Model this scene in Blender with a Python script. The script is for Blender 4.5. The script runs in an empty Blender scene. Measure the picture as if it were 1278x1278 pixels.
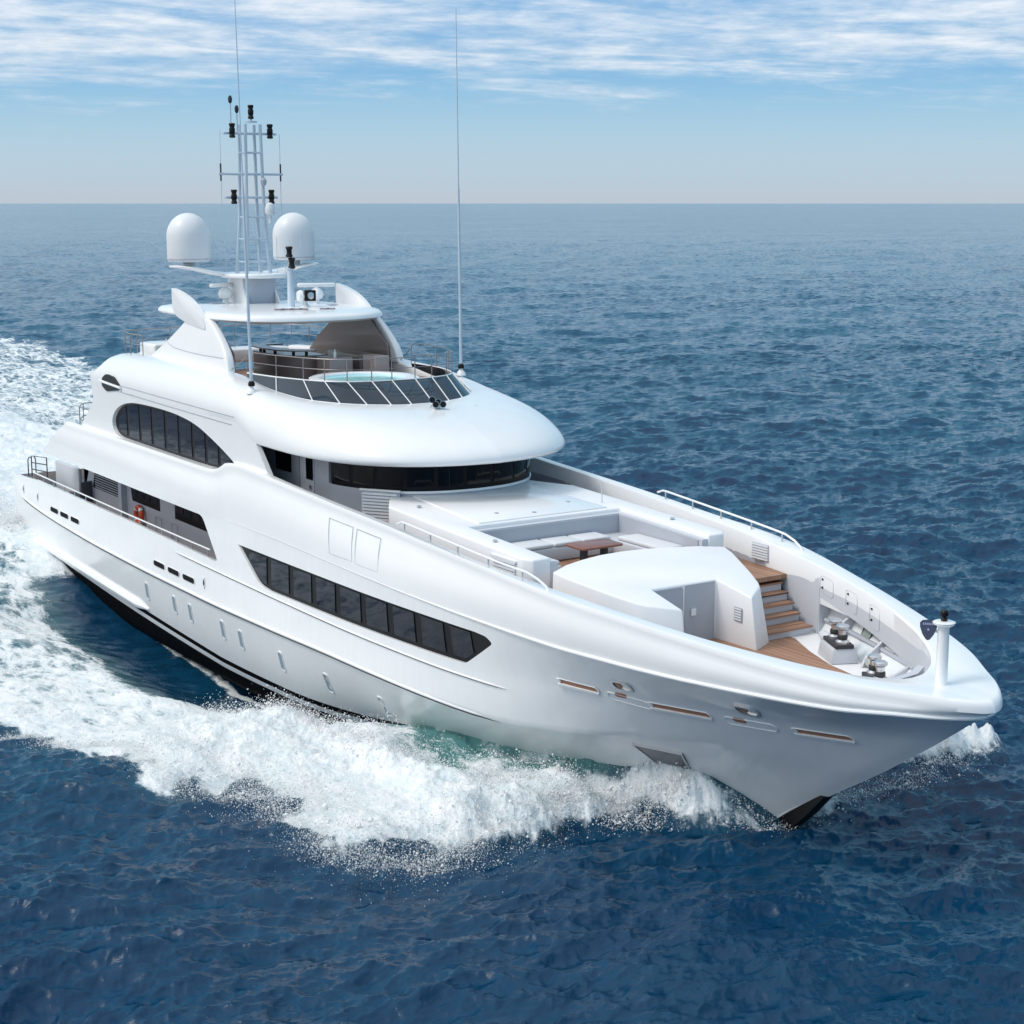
import bpy, bmesh, math, random
import numpy as np
from mathutils import Vector, Matrix

random.seed(7); rng = np.random.default_rng(7)
C = bpy.context.scene.collection
scene = bpy.context.scene
R = math.radians

# ------------------------------------------------------------------ camera, sky, sun, exposure
CAM = Vector((40.0, -22.938, 13.0)); YAW = R(146.4647); PITCH = R(10.65)
cd = bpy.data.cameras.new('camera'); cam = bpy.data.objects.new('camera', cd); C.objects.link(cam)
cd.sensor_width = 36.0; cd.lens = 2050/1278*36.0; cd.clip_start = 0.5; cd.clip_end = 90000
cam.location = CAM
fw = Vector((math.cos(YAW)*math.cos(PITCH), math.sin(YAW)*math.cos(PITCH), -math.sin(PITCH)))
cam.rotation_euler = fw.to_track_quat('-Z', 'Y').to_euler()
scene.camera = cam

SUN_EL = R(52); SUN_DIR = Vector((-0.30, -0.95, 0)).normalized()      # towards the sun, horizontally
world = bpy.data.worlds.new('World'); scene.world = world; world.use_nodes = True
def build_world():
    nt = world.node_tree; nt.nodes.clear()
    N = lambda t, **k: mk(nt, t, **k)
    out = N('ShaderNodeOutputWorld')
    sky = N('ShaderNodeTexSky'); sky.sky_type = 'NISHITA'; sky.sun_disc = False
    sky.sun_elevation = SUN_EL; sky.sun_rotation = math.atan2(SUN_DIR.x, SUN_DIR.y); sky.altitude = 10; sky.dust_density = 2.0
    bg1 = N('ShaderNodeBackground'); bg1.inputs[1].default_value = 0.035
    nt.links.new(sky.outputs[0], bg1.inputs[0])
    tc = N('ShaderNodeTexCoord'); sep = N('ShaderNodeSeparateXYZ'); nt.links.new(tc.outputs['Generated'], sep.inputs[0])
    z = mth(nt, 'MAXIMUM', sep.outputs[2], 0.0)
    ramp = N('ShaderNodeValToRGB'); nt.links.new(z, ramp.inputs[0])
    cr = ramp.color_ramp; cr.interpolation = 'B_SPLINE'
    stops = [(0.0, (.55, .63, .72)), (0.016, (.50, .64, .77)), (0.045, (.36, .60, .78)), (0.075, (.14, .43, .75)), (0.12, (.06, .29, .66)), (0.2, (.25, .62, .82)), (0.36, (.23, .56, .75)), (0.55, (.11, .33, .53)), (0.8, (.85, .92, .98)), (1.0, (1.45, 1.47, 1.49))]
    cr.elements[0].position = stops[0][0]; cr.elements[0].color = (*stops[0][1], 1)
    cr.elements[1].position = stops[-1][0]; cr.elements[1].color = (*stops[-1][1], 1)
    for p, c in stops[1:-1]:
        e = cr.elements.new(p); e.color = (*c, 1)
    # cloud sheet seen in perspective: direction projected on a plane overhead
    den = mth(nt, 'ADD', z, 0.03)
    px = mth(nt, 'DIVIDE', sep.outputs[0], den); py = mth(nt, 'DIVIDE', sep.outputs[1], den)
    cmb = N('ShaderNodeCombineXYZ'); nt.links.new(px, cmb.inputs[0]); nt.links.new(py, cmb.inputs[1])
    mp = N('ShaderNodeMapping'); mp.inputs['Rotation'].default_value = (0, 0, R(-52)); mp.inputs['Location'].default_value = (3.1, 1.7, 0)
    mp.inputs['Scale'].default_value = (1.0, .55, 1)
    nt.links.new(cmb.outputs[0], mp.inputs[0])
    n1 = N('ShaderNodeTexNoise'); n1.inputs['Scale'].default_value = .42; n1.inputs['Detail'].default_value = 9; n1.inputs['Roughness'].default_value = .6; n1.inputs['Distortion'].default_value = .5
    n2 = N('ShaderNodeTexNoise'); n2.inputs['Scale'].default_value = 1.5; n2.inputs['Detail'].default_value = 8; n2.inputs['Roughness'].default_value = .62; n2.inputs['Distortion'].default_value = .7
    nt.links.new(mp.outputs[0], n1.inputs[0]); nt.links.new(mp.outputs[0], n2.inputs[0])
    s = mth(nt, 'ADD', mth(nt, 'MULTIPLY', n1.outputs[0], .62), mth(nt, 'MULTIPLY', n2.outputs[0], .38))
    mp3 = N('ShaderNodeMapping'); nt.links.new(tc.outputs['Generated'], mp3.inputs[0]); mp3.inputs['Scale'].default_value = (11, 11, 62)
    n3 = N('ShaderNodeTexNoise'); n3.inputs['Scale'].default_value = 1.6; n3.inputs['Detail'].default_value = 9; n3.inputs['Roughness'].default_value = .62; n3.inputs['Distortion'].default_value = .35
    nt.links.new(mp3.outputs[0], n3.inputs[0])
    s = mth(nt, 'ADD', mth(nt, 'MULTIPLY', s, .62), mth(nt, 'MULTIPLY', n3.outputs[0], .40))
    edge = mrange(nt, z, 0.028, 0.088, -.17, .15)
    cov = mrange(nt, mth(nt, 'ADD', s, edge), .485, .72, 0, 1, smooth=True)
    mpc = N('ShaderNodeMapping'); nt.links.new(tc.outputs['Generated'], mpc.inputs[0]); mpc.inputs['Scale'].default_value = (9, 9, 50)
    ccol = N('ShaderNodeValToRGB'); nt.links.new(mth(nt, 'ADD', mth(nt, 'MULTIPLY', n2.outputs[0], .5), mth(nt, 'MULTIPLY', noise(nt, mpc.outputs[0], 3.6, 7, .62), .5)), ccol.inputs[0])
    ccol.color_ramp.elements[0].position = .38; ccol.color_ramp.elements[0].color = (.30, .50, .74, 1)
    ccol.color_ramp.elements[1].position = .62; ccol.color_ramp.elements[1].color = (.90, .92, .97, 1)
    hi = mrange(nt, z, 0.11, 0.22, 1.0, .0)
    mx = N('ShaderNodeMix'); mx.data_type = 'RGBA'
    nt.links.new(mth(nt, 'MULTIPLY', mth(nt, 'MULTIPLY', cov, .92), hi), mx.inputs[0]); nt.links.new(ramp.outputs[0], mx.inputs[6]); nt.links.new(ccol.outputs[0], mx.inputs[7])
    # added bright glow low on the sun's side, unseen, to light the hull
    dt = N('ShaderNodeVectorMath'); dt.operation = 'DOT_PRODUCT'; nt.links.new(tc.outputs['Generated'], dt.inputs[0]); dt.inputs[1].default_value = (SUN_DIR.x*math.cos(R(28)), SUN_DIR.y*math.cos(R(28)), math.sin(R(28)))
    gl = mrange(nt, dt.outputs['Value'], .30, .98, 0, 1, smooth=True)
    glc = rgbmix(nt, gl, mx.outputs[2], (1.35, 1.34, 1.31))
    bg2 = N('ShaderNodeBackground'); bg2.inputs[1].default_value = 0.80
    nt.links.new(glc, bg2.inputs[0])
    add = N('ShaderNodeAddShader'); nt.links.new(bg1.outputs[0], add.inputs[0]); nt.links.new(bg2.outputs[0], add.inputs[1])
    nt.links.new(add.outputs[0], out.inputs[0])

sd = bpy.data.lights.new('sun', 'SUN'); sun = bpy.data.objects.new('sun', sd); C.objects.link(sun)
sd.energy = 1.25; sd.angle = R(16); sd.color = (1.0, .965, .91)
sv = Vector((SUN_DIR.x*math.cos(SUN_EL), SUN_DIR.y*math.cos(SUN_EL), math.sin(SUN_EL)))
sun.rotation_euler = sv.to_track_quat('Z', 'Y').to_euler()
vs = scene.view_settings; vs.view_transform = 'Standard'; vs.look = 'None'; vs.gamma = 1; vs.exposure = 0.08
scene.cycles.max_bounces = 6; scene.cycles.glossy_bounces = 3; scene.cycles.transmission_bounces = 4; scene.cycles.diffuse_bounces = 3
scene.cycles.caustics_reflective = False; scene.cycles.caustics_refractive = False

# ------------------------------------------------------------------ node helpers
def mk(nt, t, **k):
    n = nt.nodes.new(t)
    for a, b in k.items(): setattr(n, a, b)
    return n
def _in(nt, sock, v):
    if hasattr(v, 'node'): nt.links.new(v, sock)
    else: sock.default_value = v
def mth(nt, op, a, b=0.0, c=None):
    n = nt.nodes.new('ShaderNodeMath'); n.operation = op
    _in(nt, n.inputs[0], a); _in(nt, n.inputs[1], b)
    if c is not None: _in(nt, n.inputs[2], c)
    return n.outputs[0]
def mrange(nt, v, a, b, c, d, smooth=False):
    n = nt.nodes.new('ShaderNodeMapRange'); n.interpolation_type = 'SMOOTHSTEP' if smooth else 'LINEAR'
    _in(nt, n.inputs[0], v)
    for i, q in enumerate((a, b, c, d)): _in(nt, n.inputs[i+1], q)
    return n.outputs[0]
def rgbmix(nt, f, a, b):
    n = nt.nodes.new('ShaderNodeMix'); n.data_type = 'RGBA'
    _in(nt, n.inputs[0], f)
    for i, v in ((6, a), (7, b)):
        if hasattr(v, 'node'): nt.links.new(v, n.inputs[i])
        else: n.inputs[i].default_value = (*v, 1)
    return n.outputs[2]
def noise(nt, vec, scale, detail=4, rough=.55, dist=0.0):
    n = nt.nodes.new('ShaderNodeTexNoise'); n.inputs['Scale'].default_value = scale; n.inputs['Detail'].default_value = detail
    n.inputs['Roughness'].default_value = rough; n.inputs['Distortion'].default_value = dist
    if vec is not None: nt.links.new(vec, n.inputs[0])
    return n.outputs[0]
build_world()

MATS = {}
def mat(name, color, rough=.4, metal=0.0, coat=0.0, var=0.04, bump=0.0, bscale=30, spec=.5, fn=None, **kw):
    m = bpy.data.materials.new(name); m.use_nodes = True; nt = m.node_tree
    b = nt.nodes['Principled BSDF']
    b.inputs['Roughness'].default_value = rough; b.inputs['Metallic'].default_value = metal
    b.inputs['Coat Weight'].default_value = coat; b.inputs['Coat Roughness'].default_value = .06
    b.inputs['Specular IOR Level'].default_value = spec
    for k, v in kw.items(): b.inputs[k.replace('_', ' ')].default_value = v
    pos = nt.nodes.new('ShaderNodeNewGeometry').outputs['Position']
    n = noise(nt, pos, 1.3, 6, .6)
    lo = tuple(c*(1-var) for c in color); hi = tuple(min(1, c*(1+var)) for c in color)
    col = rgbmix(nt, mrange(nt, n, .3, .7, 0, 1), lo, hi)
    if fn: col = fn(nt, pos, col, b)
    nt.links.new(col, b.inputs['Base Color'])
    if bump:
        bp = nt.nodes.new('ShaderNodeBump'); bp.inputs['Strength'].default_value = bump; bp.inputs['Distance'].default_value = .02
        nt.links.new(noise(nt, pos, bscale, 4), bp.inputs['Height']); nt.links.new(bp.outputs[0], b.inputs['Normal'])
    MATS[name] = m
    return m

def hull_fn(nt, pos, col, b):
    s = nt.nodes.new('ShaderNodeSeparateXYZ'); nt.links.new(pos, s.inputs[0])
    x, z = s.outputs[0], s.outputs[2]
    xp = mth(nt, 'MAXIMUM', x, 0.0); q = mth(nt, 'MULTIPLY', mth(nt, 'MULTIPLY', xp, xp), .0125)
    xm = mth(nt, 'MULTIPLY', mth(nt, 'MAXIMUM', mth(nt, 'SUBTRACT', -4.0, x), 0.0), .045)
    zb = mth(nt, 'ADD', mth(nt, 'ADD', q, xm), -.22)
    zb = mth(nt, 'SUBTRACT', zb, mrange(nt, x, 7.6, 10.5, 0.0, 3.2, smooth=True))
    d = mth(nt, 'SUBTRACT', z, zb)
    band1 = mth(nt, 'MULTIPLY', mth(nt, 'LESS_THAN', d, 0.0), mth(nt, 'GREATER_THAN', d, -.17))
    low = mth(nt, 'LESS_THAN', d, -.34)
    k = mth(nt, 'MAXIMUM', band1, low)
    # faint vertical runs of dried salt water on the paint
    mp = nt.nodes.new('ShaderNodeMapping'); nt.links.new(pos, mp.inputs[0]); mp.inputs['Scale'].default_value = (5.0, 5.0, .5)
    st = noise(nt, mp.outputs[0], 1.0, 5, .65)
    fb = nt.nodes.new('ShaderNodeBump'); fb.inputs['Strength'].default_value = .35; fb.inputs['Distance'].default_value = .02
    nt.links.new(noise(nt, pos, .9, 3, .5), fb.inputs['Height']); nt.links.new(fb.outputs[0], b.inputs['Normal'])
    c2 = rgbmix(nt, mrange(nt, st, .35, .75, 0, .16), col, (.62, .67, .68))
    nt.links.new(mrange(nt, st, .3, .75, .09, .24), b.inputs['Roughness'])
    nt.links.new(mth(nt, 'MULTIPLY', mth(nt, 'SUBTRACT', 1.0, k), .35), b.inputs['Coat Weight']); nt.links.new(mth(nt, 'SUBTRACT', .5, mth(nt, 'MULTIPLY', k, .47)), b.inputs['Specular IOR Level'])
    nt.links.new(mth(nt, 'ADD', mrange(nt, st, .3, .75, .09, .24), mth(nt, 'MULTIPLY', k, .45)), b.inputs['Roughness'])
    return rgbmix(nt, k, c2, (.004, .004, .005))
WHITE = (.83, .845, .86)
M_hull = mat('gelcoat_hull', WHITE, .22, coat=.35, var=.015, fn=hull_fn)
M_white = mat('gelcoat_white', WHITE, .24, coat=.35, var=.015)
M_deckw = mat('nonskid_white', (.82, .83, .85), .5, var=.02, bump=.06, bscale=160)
M_satin = mat('satin_white_shaded', (.56, .585, .635), .42, var=.02)  # white greyed down: shade of foredeck walls and linings is in the colour
M_grey = mat('pale_grey_shaded', (.43, .455, .51), .4, var=.03)  # grey deepened to put shade into bulwark linings and the lounge recess
M_pylon = mat('grey_pylon', (.42, .46, .53), .4)
M_radome = mat('radome_white', (.76, .78, .80), .38, var=.02)
M_mastp = mat('mast_paint', (.52, .61, .70), .35)
M_black = mat('black_plastic', (.008, .008, .009), .4, spec=.25)
M_seal = mat('dark_seal', (.03, .032, .036), .5)
M_hair = mat('hairline_seam', (.48, .50, .53), .6)
M_rail = mat('bronzed_rail', (.30, .285, .29), .4, metal=.7)
M_groove = mat('panel_seam', (.25, .26, .28), .6)
M_steel = mat('polished_steel', (.66, .67, .69), .34, metal=1.0, var=.05)
M_brown = mat('taupe_lining', (.25, .20, .185), .30, coat=.3, var=.05)
M_brownl = mat('taupe_panel_light', (.36, .31, .30), .32, coat=.2)
M_cush = mat('cushion_white', (.66, .68, .71), .8, var=.03, bump=.15, bscale=60)
M_sofa = mat('dark_cushion', (.10, .11, .13), .8, var=.08)
M_orange = mat('orange_ring', (.62, .07, .02), .45)
M_navy = mat('navy_enamel', (.008, .018, .07), .25, coat=.4)
M_copper = mat('warm_bulwark_lining', (.36, .17, .10), .45)
M_louver = mat('louver_white', (.78, .80, .83), .4)
M_shadow = mat('opening_shadow', (.012, .013, .016), .8, spec=.1)  # near-black colour stands for the shade inside slots, hawse holes and louvers
M_net = mat('mesh_cover', (.33, .37, .36), .55, bump=.8, bscale=55, var=.35)
def pool_fn(nt, pos, col, b):
    v = nt.nodes.new('ShaderNodeTexVoronoi'); v.inputs['Scale'].default_value = 3.0; nt.links.new(pos, v.inputs[0])
    return rgbmix(nt, mrange(nt, v.outputs[0], .0, .5, 0, 1), (.50, .86, .86), (.30, .72, .76))
M_pool = mat('pool_water', (.4, .8, .8), .08, fn=pool_fn)
def glass_fn(base):
    def f(nt, pos, col, b):
        return rgbmix(nt, mrange(nt, noise(nt, pos, .7, 3), .4, .7, 0, 1), base, tuple(c*1.8 for c in base))
    return f
M_glass = mat('tinted_glass', (.01, .012, .02), .03, fn=glass_fn((.003, .005, .014)), spec=.28)
M_gpost = mat('dark_mullion', (.004, .004, .006), .3, spec=.15)
M_wglass = mat('wheelhouse_glass', (.004, .004, .006), .04, fn=glass_fn((.002, .002, .003)), spec=.25)
M_screen = mat('smoked_screen', (.03, .05, .065), .05, fn=glass_fn((.014, .026, .04)), spec=.4)
M_port = mat('porthole_glass', (.30, .37, .44), .08, spec=.6)
def teak_fn(ang=0.0, w=.085):
    def f(nt, pos, col, b):
        mp = nt.nodes.new('ShaderNodeMapping'); nt.links.new(pos, mp.inputs[0]); mp.inputs['Rotation'].default_value = (0, 0, ang)
        s = nt.nodes.new('ShaderNodeSeparateXYZ'); nt.links.new(mp.outputs[0], s.inputs[0])
        y = mth(nt, 'DIVIDE', s.outputs[1], w)
        fr = mth(nt, 'FRACT', y); idx = mth(nt, 'FLOOR', y)
        wn = nt.nodes.new('ShaderNodeTexWhiteNoise'); wn.noise_dimensions = '1D'; nt.links.new(idx, wn.inputs['W'])
        base = rgbmix(nt, wn.outputs[0], (.30, .155, .095), (.46, .27, .175))
        mp2 = nt.nodes.new('ShaderNodeMapping'); nt.links.new(mp.outputs[0], mp2.inputs[0]); mp2.inputs['Scale'].default_value = (2, 40, 2)
        base = rgbmix(nt, mrange(nt, noise(nt, mp2.outputs[0], 1.0, 4), .3, .7, 0, .35), base, (.22, .115, .075))
        seam = mth(nt, 'LESS_THAN', fr, .12)
        return rgbmix(nt, seam, base, (.07, .05, .04))
    return f
M_teak = mat('teak_planks', (.4, .2, .12), .6, fn=teak_fn(0.0))
M_tread = mat('teak_tread', (.22, .11, .065), .5, fn=teak_fn(R(90), .12))
M_teakt = mat('teak_table', (.26, .09, .055), .35, fn=lambda nt, p, c, b: rgbmix(nt, noise(nt, p, 6, 4), (.17, .055, .035), (.30, .115, .07)), coat=.3)

# ------------------------------------------------------------------ mesh helpers
def link(name, me, material=None, parent=None, sharp=35):
    o = bpy.data.objects.new(name, me); C.objects.link(o)
    if material:
        me.materials.clear(); me.materials.append(material)
    if sharp is not None and len(me.polygons):
        me.polygons.foreach_set('use_smooth', [True]*len(me.polygons))
        me.set_sharp_from_angle(angle=R(sharp))
    if parent: o.parent = parent
    return o
def pymesh(name, V, F, material=None, parent=None, sharp=35, weld=False):
    me = bpy.data.meshes.new(name); me.from_pydata([tuple(map(float, v)) for v in V], [], [tuple(f) for f in F]); me.update()
    bm = bmesh.new(); bm.from_mesh(me)
    if weld: bmesh.ops.remove_doubles(bm, verts=bm.verts, dist=1e-5)
    bmesh.ops.recalc_face_normals(bm, faces=bm.faces)
    bm.to_mesh(me); bm.free()
    return link(name, me, material, parent, sharp)
class MB:
    """collects simple solids into one mesh"""
    def __init__(s): s.V = []; s.F = []
    def add(s, V, F):
        o = len(s.V); s.V += [tuple(v) for v in V]; s.F += [tuple(i+o for i in f) for f in F]; return s
    def box(s, c, d, rz=0.0, taper=1.0):
        V = []
        for k in (-1, 1):
            t = taper if k > 0 else 1.0
            for i, j in ((-1, -1), (1, -1), (1, 1), (-1, 1)):
                x, y = i*d[0]/2*t, j*d[1]/2*t
                V.append((c[0]+x*math.cos(rz)-y*math.sin(rz), c[1]+x*math.sin(rz)+y*math.cos(rz), c[2]+k*d[2]/2))
        return s.add(V, [(3, 2, 1, 0), (4, 5, 6, 7), (0, 1, 5, 4), (1, 2, 6, 5), (2, 3, 7, 6), (3, 0, 4, 7)])
    def prism(s, poly, z0, z1):
        """poly in xy; z0/z1 numbers or functions of (x,y)"""
        n = len(poly); f0 = z0 if callable(z0) else (lambda x, y: z0); f1 = z1 if callable(z1) else (lambda x, y: z1)
        V = [(x, y, f0(x, y)) for x, y in poly]+[(x, y, f1(x, y)) for x, y in poly]
        return s.add(V, [tuple(range(n))[::-1], tuple(range(n, 2*n))]+[(i, (i+1) % n, n+(i+1) % n, n+i) for i in range(n)])
    def slab(s, poly, y0, y1):
        """poly in xz extruded along y"""
        n = len(poly)
        V = [(x, y0, z) for x, z in poly]+[(x, y1, z) for x, z in poly]
        return s.add(V, [tuple(range(n)), tuple(range(n, 2*n))[::-1]]+[(i, n+i, n+(i+1) % n, (i+1) % n) for i in range(n)])
    def tube(s, pts, r, seg=8, caps=True):
        pts = [Vector(p) for p in pts]; n = len(pts); V = []; F = []
        rr = r if hasattr(r, '__len__') else [r]*n
        up = Vector((0, 0, 1)); prev = None
        for i, p in enumerate(pts):
            t = ((pts[min(i+1, n-1)]-p).normalized()+(p-pts[max(i-1, 0)]).normalized())
            t = t.normalized() if t.length > 1e-6 else up
            if prev is None:
                a = t.cross(up if abs(t.z) < .9 else Vector((1, 0, 0))).normalized()
            else:
                a = (prev-t*prev.dot(t)).normalized()
            prev = a; b = t.cross(a)
            for k in range(seg):
                w = 2*math.pi*k/seg; V.append(tuple(p+(a*math.cos(w)+b*math.sin(w))*rr[i]))
        for i in range(n-1):
            for k in range(seg):
                F.append((i*seg+k, i*seg+(k+1) % seg, (i+1)*seg+(k+1) % seg, (i+1)*seg+k))
        if caps: F += [tuple(range(seg))[::-1], tuple(range((n-1)*seg, n*seg))]
        return s.add(V, F)
    def lathe(s, c, prof, seg=24, axis='z'):
        V = []; F = []; n = len(prof)
        for r, h in prof:
            for k in range(seg):
                w = 2*math.pi*k/seg
                if axis == 'z': V.append((c[0]+r*math.cos(w), c[1]+r*math.sin(w), c[2]+h))
                elif axis == 'y': V.append((c[0]+r*math.cos(w), c[1]+h, c[2]+r*math.sin(w)))
                else: V.append((c[0]+h, c[1]+r*math.cos(w), c[2]+r*math.sin(w)))
        for i in range(n-1):
            for k in range(seg): F.append((i*seg+k, i*seg+(k+1) % seg, (i+1)*seg+(k+1) % seg, (i+1)*seg+k))
        F += [tuple(range(seg))[::-1], tuple(range((n-1)*seg, n*seg))]
        return s.add(V, F)
    def build(s, name, material, parent=None, sharp=35, bevel=0.0, seg=2):
        o = pymesh(name, s.V, s.F, material, parent, sharp)
        if bevel:
            bm = bmesh.new(); bm.from_mesh(o.data)
            es = [e for e in bm.edges if len(e.link_faces) == 2 and e.calc_face_angle(0) > R(25)]
            bmesh.ops.bevel(bm, geom=es, offset=bevel, segments=seg, profile=.5, affect='EDGES', clamp_overlap=True)
            bm.to_mesh(o.data); bm.free()
            o.data.polygons.foreach_set('use_smooth', [True]*len(o.data.polygons)); o.data.set_sharp_from_angle(angle=R(50))
        return o
def apply_mods(o, sharp=35):
    dg = bpy.context.evaluated_depsgraph_get(); dg.update()
    me = bpy.data.meshes.new_from_object(o.evaluated_get(dg)); old = o.data
    o.modifiers.clear(); o.data = me; bpy.data.meshes.remove(old)
    me.polygons.foreach_set('use_smooth', [True]*len(me.polygons)); me.set_sharp_from_angle(angle=R(sharp))
def cut(o, cutters, keep=False):
    for c in cutters:
        m = o.modifiers.new('cut', 'BOOLEAN'); m.operation = 'DIFFERENCE'; m.object = c; m.solver = 'EXACT'
    apply_mods(o)
def drop(objs):
    for c in objs:
        me = c.data; bpy.data.objects.remove(c); bpy.data.meshes.remove(me)
def grid(V, closed_u=False, closed_v=False):
    """V: (nu, nv, 3) -> verts, quads"""
    nu, nv = V.shape[:2]; F = []
    for i in range(nu if closed_u else nu-1):
        a = i*nv; b = ((i+1) % nu)*nv
        for j in range(nv if closed_v else nv-1):
            k = (j+1) % nv
            F.append((a+j, a+k, b+k, b+j))
    return V.reshape(-1, 3), F
def empty(name, loc=(0, 0, 0), label=None, cat=None, group=None):
    o = bpy.data.objects.new(name, None); C.objects.link(o); o.location = loc; o.empty_display_size = .2
    if label: o['label'] = label; o['category'] = cat
    if group: o['group'] = group
    return o
def tag(o, label, cat, group=None, kind=None):
    if label: o['label'] = label
    if cat: o['category'] = cat
    if group: o['group'] = group
    if kind: o['kind'] = kind
    return o
def pchip(xs, ys, x):
    xs = np.asarray(xs, float); ys = np.asarray(ys, float); h = np.diff(xs); d = np.diff(ys)/h; n = len(xs)
    m = np.zeros(n)
    if n == 2: return np.interp(x, xs, ys)
    for i in range(1, n-1):
        if d[i-1]*d[i] > 0:
            w1 = 2*h[i]+h[i-1]; w2 = h[i]+2*h[i-1]; m[i] = (w1+w2)/(w1/d[i-1]+w2/d[i])
    m[0] = d[0]; m[-1] = d[-1]
    x = np.clip(np.asarray(x, float), xs[0], xs[-1]); i = np.clip(np.searchsorted(xs, x, 'right')-1, 0, n-2)
    t = (x-xs[i])/h[i]
    return ((2*t**3-3*t**2+1)*ys[i]+(t**3-2*t**2+t)*h[i]*m[i]+(-2*t**3+3*t**2)*ys[i+1]+(t**3-t**2)*h[i]*m[i+1])

# ------------------------------------------------------------------ the yacht's hull form (x forward, y to port, z up; half-breadths)
X0 = -22.6
CURV = [
 [(-23.9, .05, -2.8), (0, .05, -2.8), (8, .04, -2.4), (12, .02, -1.8), (14.0, 0, -1.3)],
 [(-23.9, 3.6, -1.0), (-10, 3.9, -1.0), (-4, 3.8, -1.0), (0, 3.5, -1.0), (4, 2.8, -.95), (8, 1.75, -.9), (11, .9, -.85), (13, .4, -.8), (14.9, 0, -.75)],
 [(-23.7, 4.0, .05), (-10, 4.25, .05), (-4, 4.2, .05), (0, 4.05, .05), (4, 3.6, .05), (7, 2.95, .05), (10, 2.05, .05), (12, 1.35, .05), (14, .58, .05), (15.0, .22, .05), (15.55, 0, .05)],
 [(-23.2, 4.30, 2.09), (-20, 4.42, 1.83), (-17, 4.48, 1.70), (-12, 4.5, 1.57), (-8, 4.5, 1.54), (-4, 4.5, 1.55), (0, 4.48, 1.62), (4, 4.4, 1.69), (8, 4.1, 1.64), (10, 3.72, 1.60), (12, 3.1, 1.74), (14, 2.3, 2.0), (16, 1.35, 2.1), (17.5, .6, 2.1), (18.2, .24, 2.1), (18.55, 0, 2.1)],
 [(-22.8, 4.33, 2.75), (-6, 4.46, 2.62), (0, 4.44, 2.58), (4, 4.39, 2.56), (8, 4.17, 2.58), (10, 3.92, 2.62), (12, 3.5, 2.74), (14, 2.85, 2.9), (16, 2.05, 3.0), (18, 1.1, 3.0), (19, .55, 3.0), (19.5, .24, 3.0), (19.8, 0, 3.0)],
 [(-22.6, 4.3, 4.12), (-5, 4.42, 4.2), (0, 4.42, 4.2), (5, 4.40, 4.11), (9, 4.25, 4.02), (11, 4.12, 3.99), (12, 4.0, 3.96), (13, 3.82, 3.92), (14, 3.57, 3.89), (15, 3.3, 3.86), (16, 3.02, 3.85), (17, 2.7, 3.85), (18, 2.33, 3.85), (19, 1.87, 3.85), (20, 1.18, 3.88), (20.5, .74, 3.88), (20.78, .40, 3.88), (20.9, .15, 3.88), (20.93, 0, 3.88)],
]
CAPO = [(-22.6, 4.2, 5.42), (-12, 4.25, 5.42), (-4.2, 4.25, 5.40), (-3.5, 4.24, 5.48), (-2.9, 4.22, 5.72), (-2.3, 4.20, 5.78), (.33, 4.2, 5.68), (3.56, 4.16, 5.52), (6, 4.10, 5.40), (9, 4.03, 5.22), (10, 4.01, 5.17), (11, 3.97, 5.11), (12, 3.88, 5.03), (13, 3.72, 4.93), (14, 3.48, 4.83), (15, 3.23, 4.73), (16, 2.96, 4.63), (17, 2.66, 4.53), (18, 2.31, 4.43), (19, 1.86, 4.34), (20, 1.20, 4.27), (20.6, .78, 4.24), (20.95, .42, 4.22), (21.1, .16, 4.2), (21.15, 0, 4.2)]
CAPI = [(-22.6, 4.02, 5.42), (-4.2, 4.02, 5.40), (-3.5, 4.02, 5.48), (-2.9, 4.0, 5.72), (-2.3, 3.98, 5.77), (2, 3.95, 5.58), (6, 3.82, 5.36), (9, 3.72, 5.16), (11, 3.58, 5.03), (11.5, 3.50, 5.0), (12, 3.42, 4.95), (13, 3.27, 4.88), (14, 3.07, 4.79), (15, 2.83, 4.70), (16, 2.53, 4.60), (17, 2.14, 4.50), (17.7, 1.80, 4.42), (18.3, 1.42, 4.34), (18.8, 1.0, 4.27), (19.08, .60, 4.22), (19.22, .26, 4.2), (19.26, 0, 4.2)]
NU = 230
G = 1-(1-np.linspace(0, 1, NU))**1.55
def sample(curve, g=G):
    c = np.array(curve); x = c[0, 0]+(c[-1, 0]-c[0, 0])*g
    return np.stack([x, pchip(c[:, 0], c[:, 1], x), pchip(c[:, 0], c[:, 2], x)], 1)
S = [sample(c) for c in CURV]
def rows():
    out = []
    A = np.stack(S[:4]); B = np.stack(S[3:6])
    tA = np.linspace(0, 3, 34); tB = np.linspace(0, 2, 22)[1:]
    def seg(P, t):
        n = len(P); res = np.zeros((len(t),)+P.shape[1:])
        for d in range(3):
            for j in range(P.shape[1]):
                res[:, j, d] = pchip(np.arange(n), P[:, j, d], t)
        return res
    return np.concatenate([seg(A, tA), seg(B, tB)])        # (nrows, NU, 3)
ROWS = rows()
def hull_y(x, z):
    """half-breadth of the outer skin at x, z (also the bulwark band above the knuckle)"""
    ys = []; zs = []
    for r in ROWS[4::3]:
        ys.append(np.interp(x, r[:, 0], r[:, 1])); zs.append(np.interp(x, r[:, 0], r[:, 2]))
    k = np.array(CURV[5]); o = np.array(CAPO)
    y5 = float(pchip(k[:, 0], k[:, 1], x)); z5 = float(pchip(k[:, 0], k[:, 2], x)); yo = float(pchip(o[:, 0], o[:, 1], x)); zo = float(pchip(o[:, 0], o[:, 2], x))-.2
    zs = np.array(zs); ys = np.array(ys); o2 = np.argsort(zs)
    if z > z5: return y5+(yo-y5)*min(1, (z-z5)/(zo-z5))
    return float(np.interp(z, zs[o2], ys[o2]))
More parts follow.
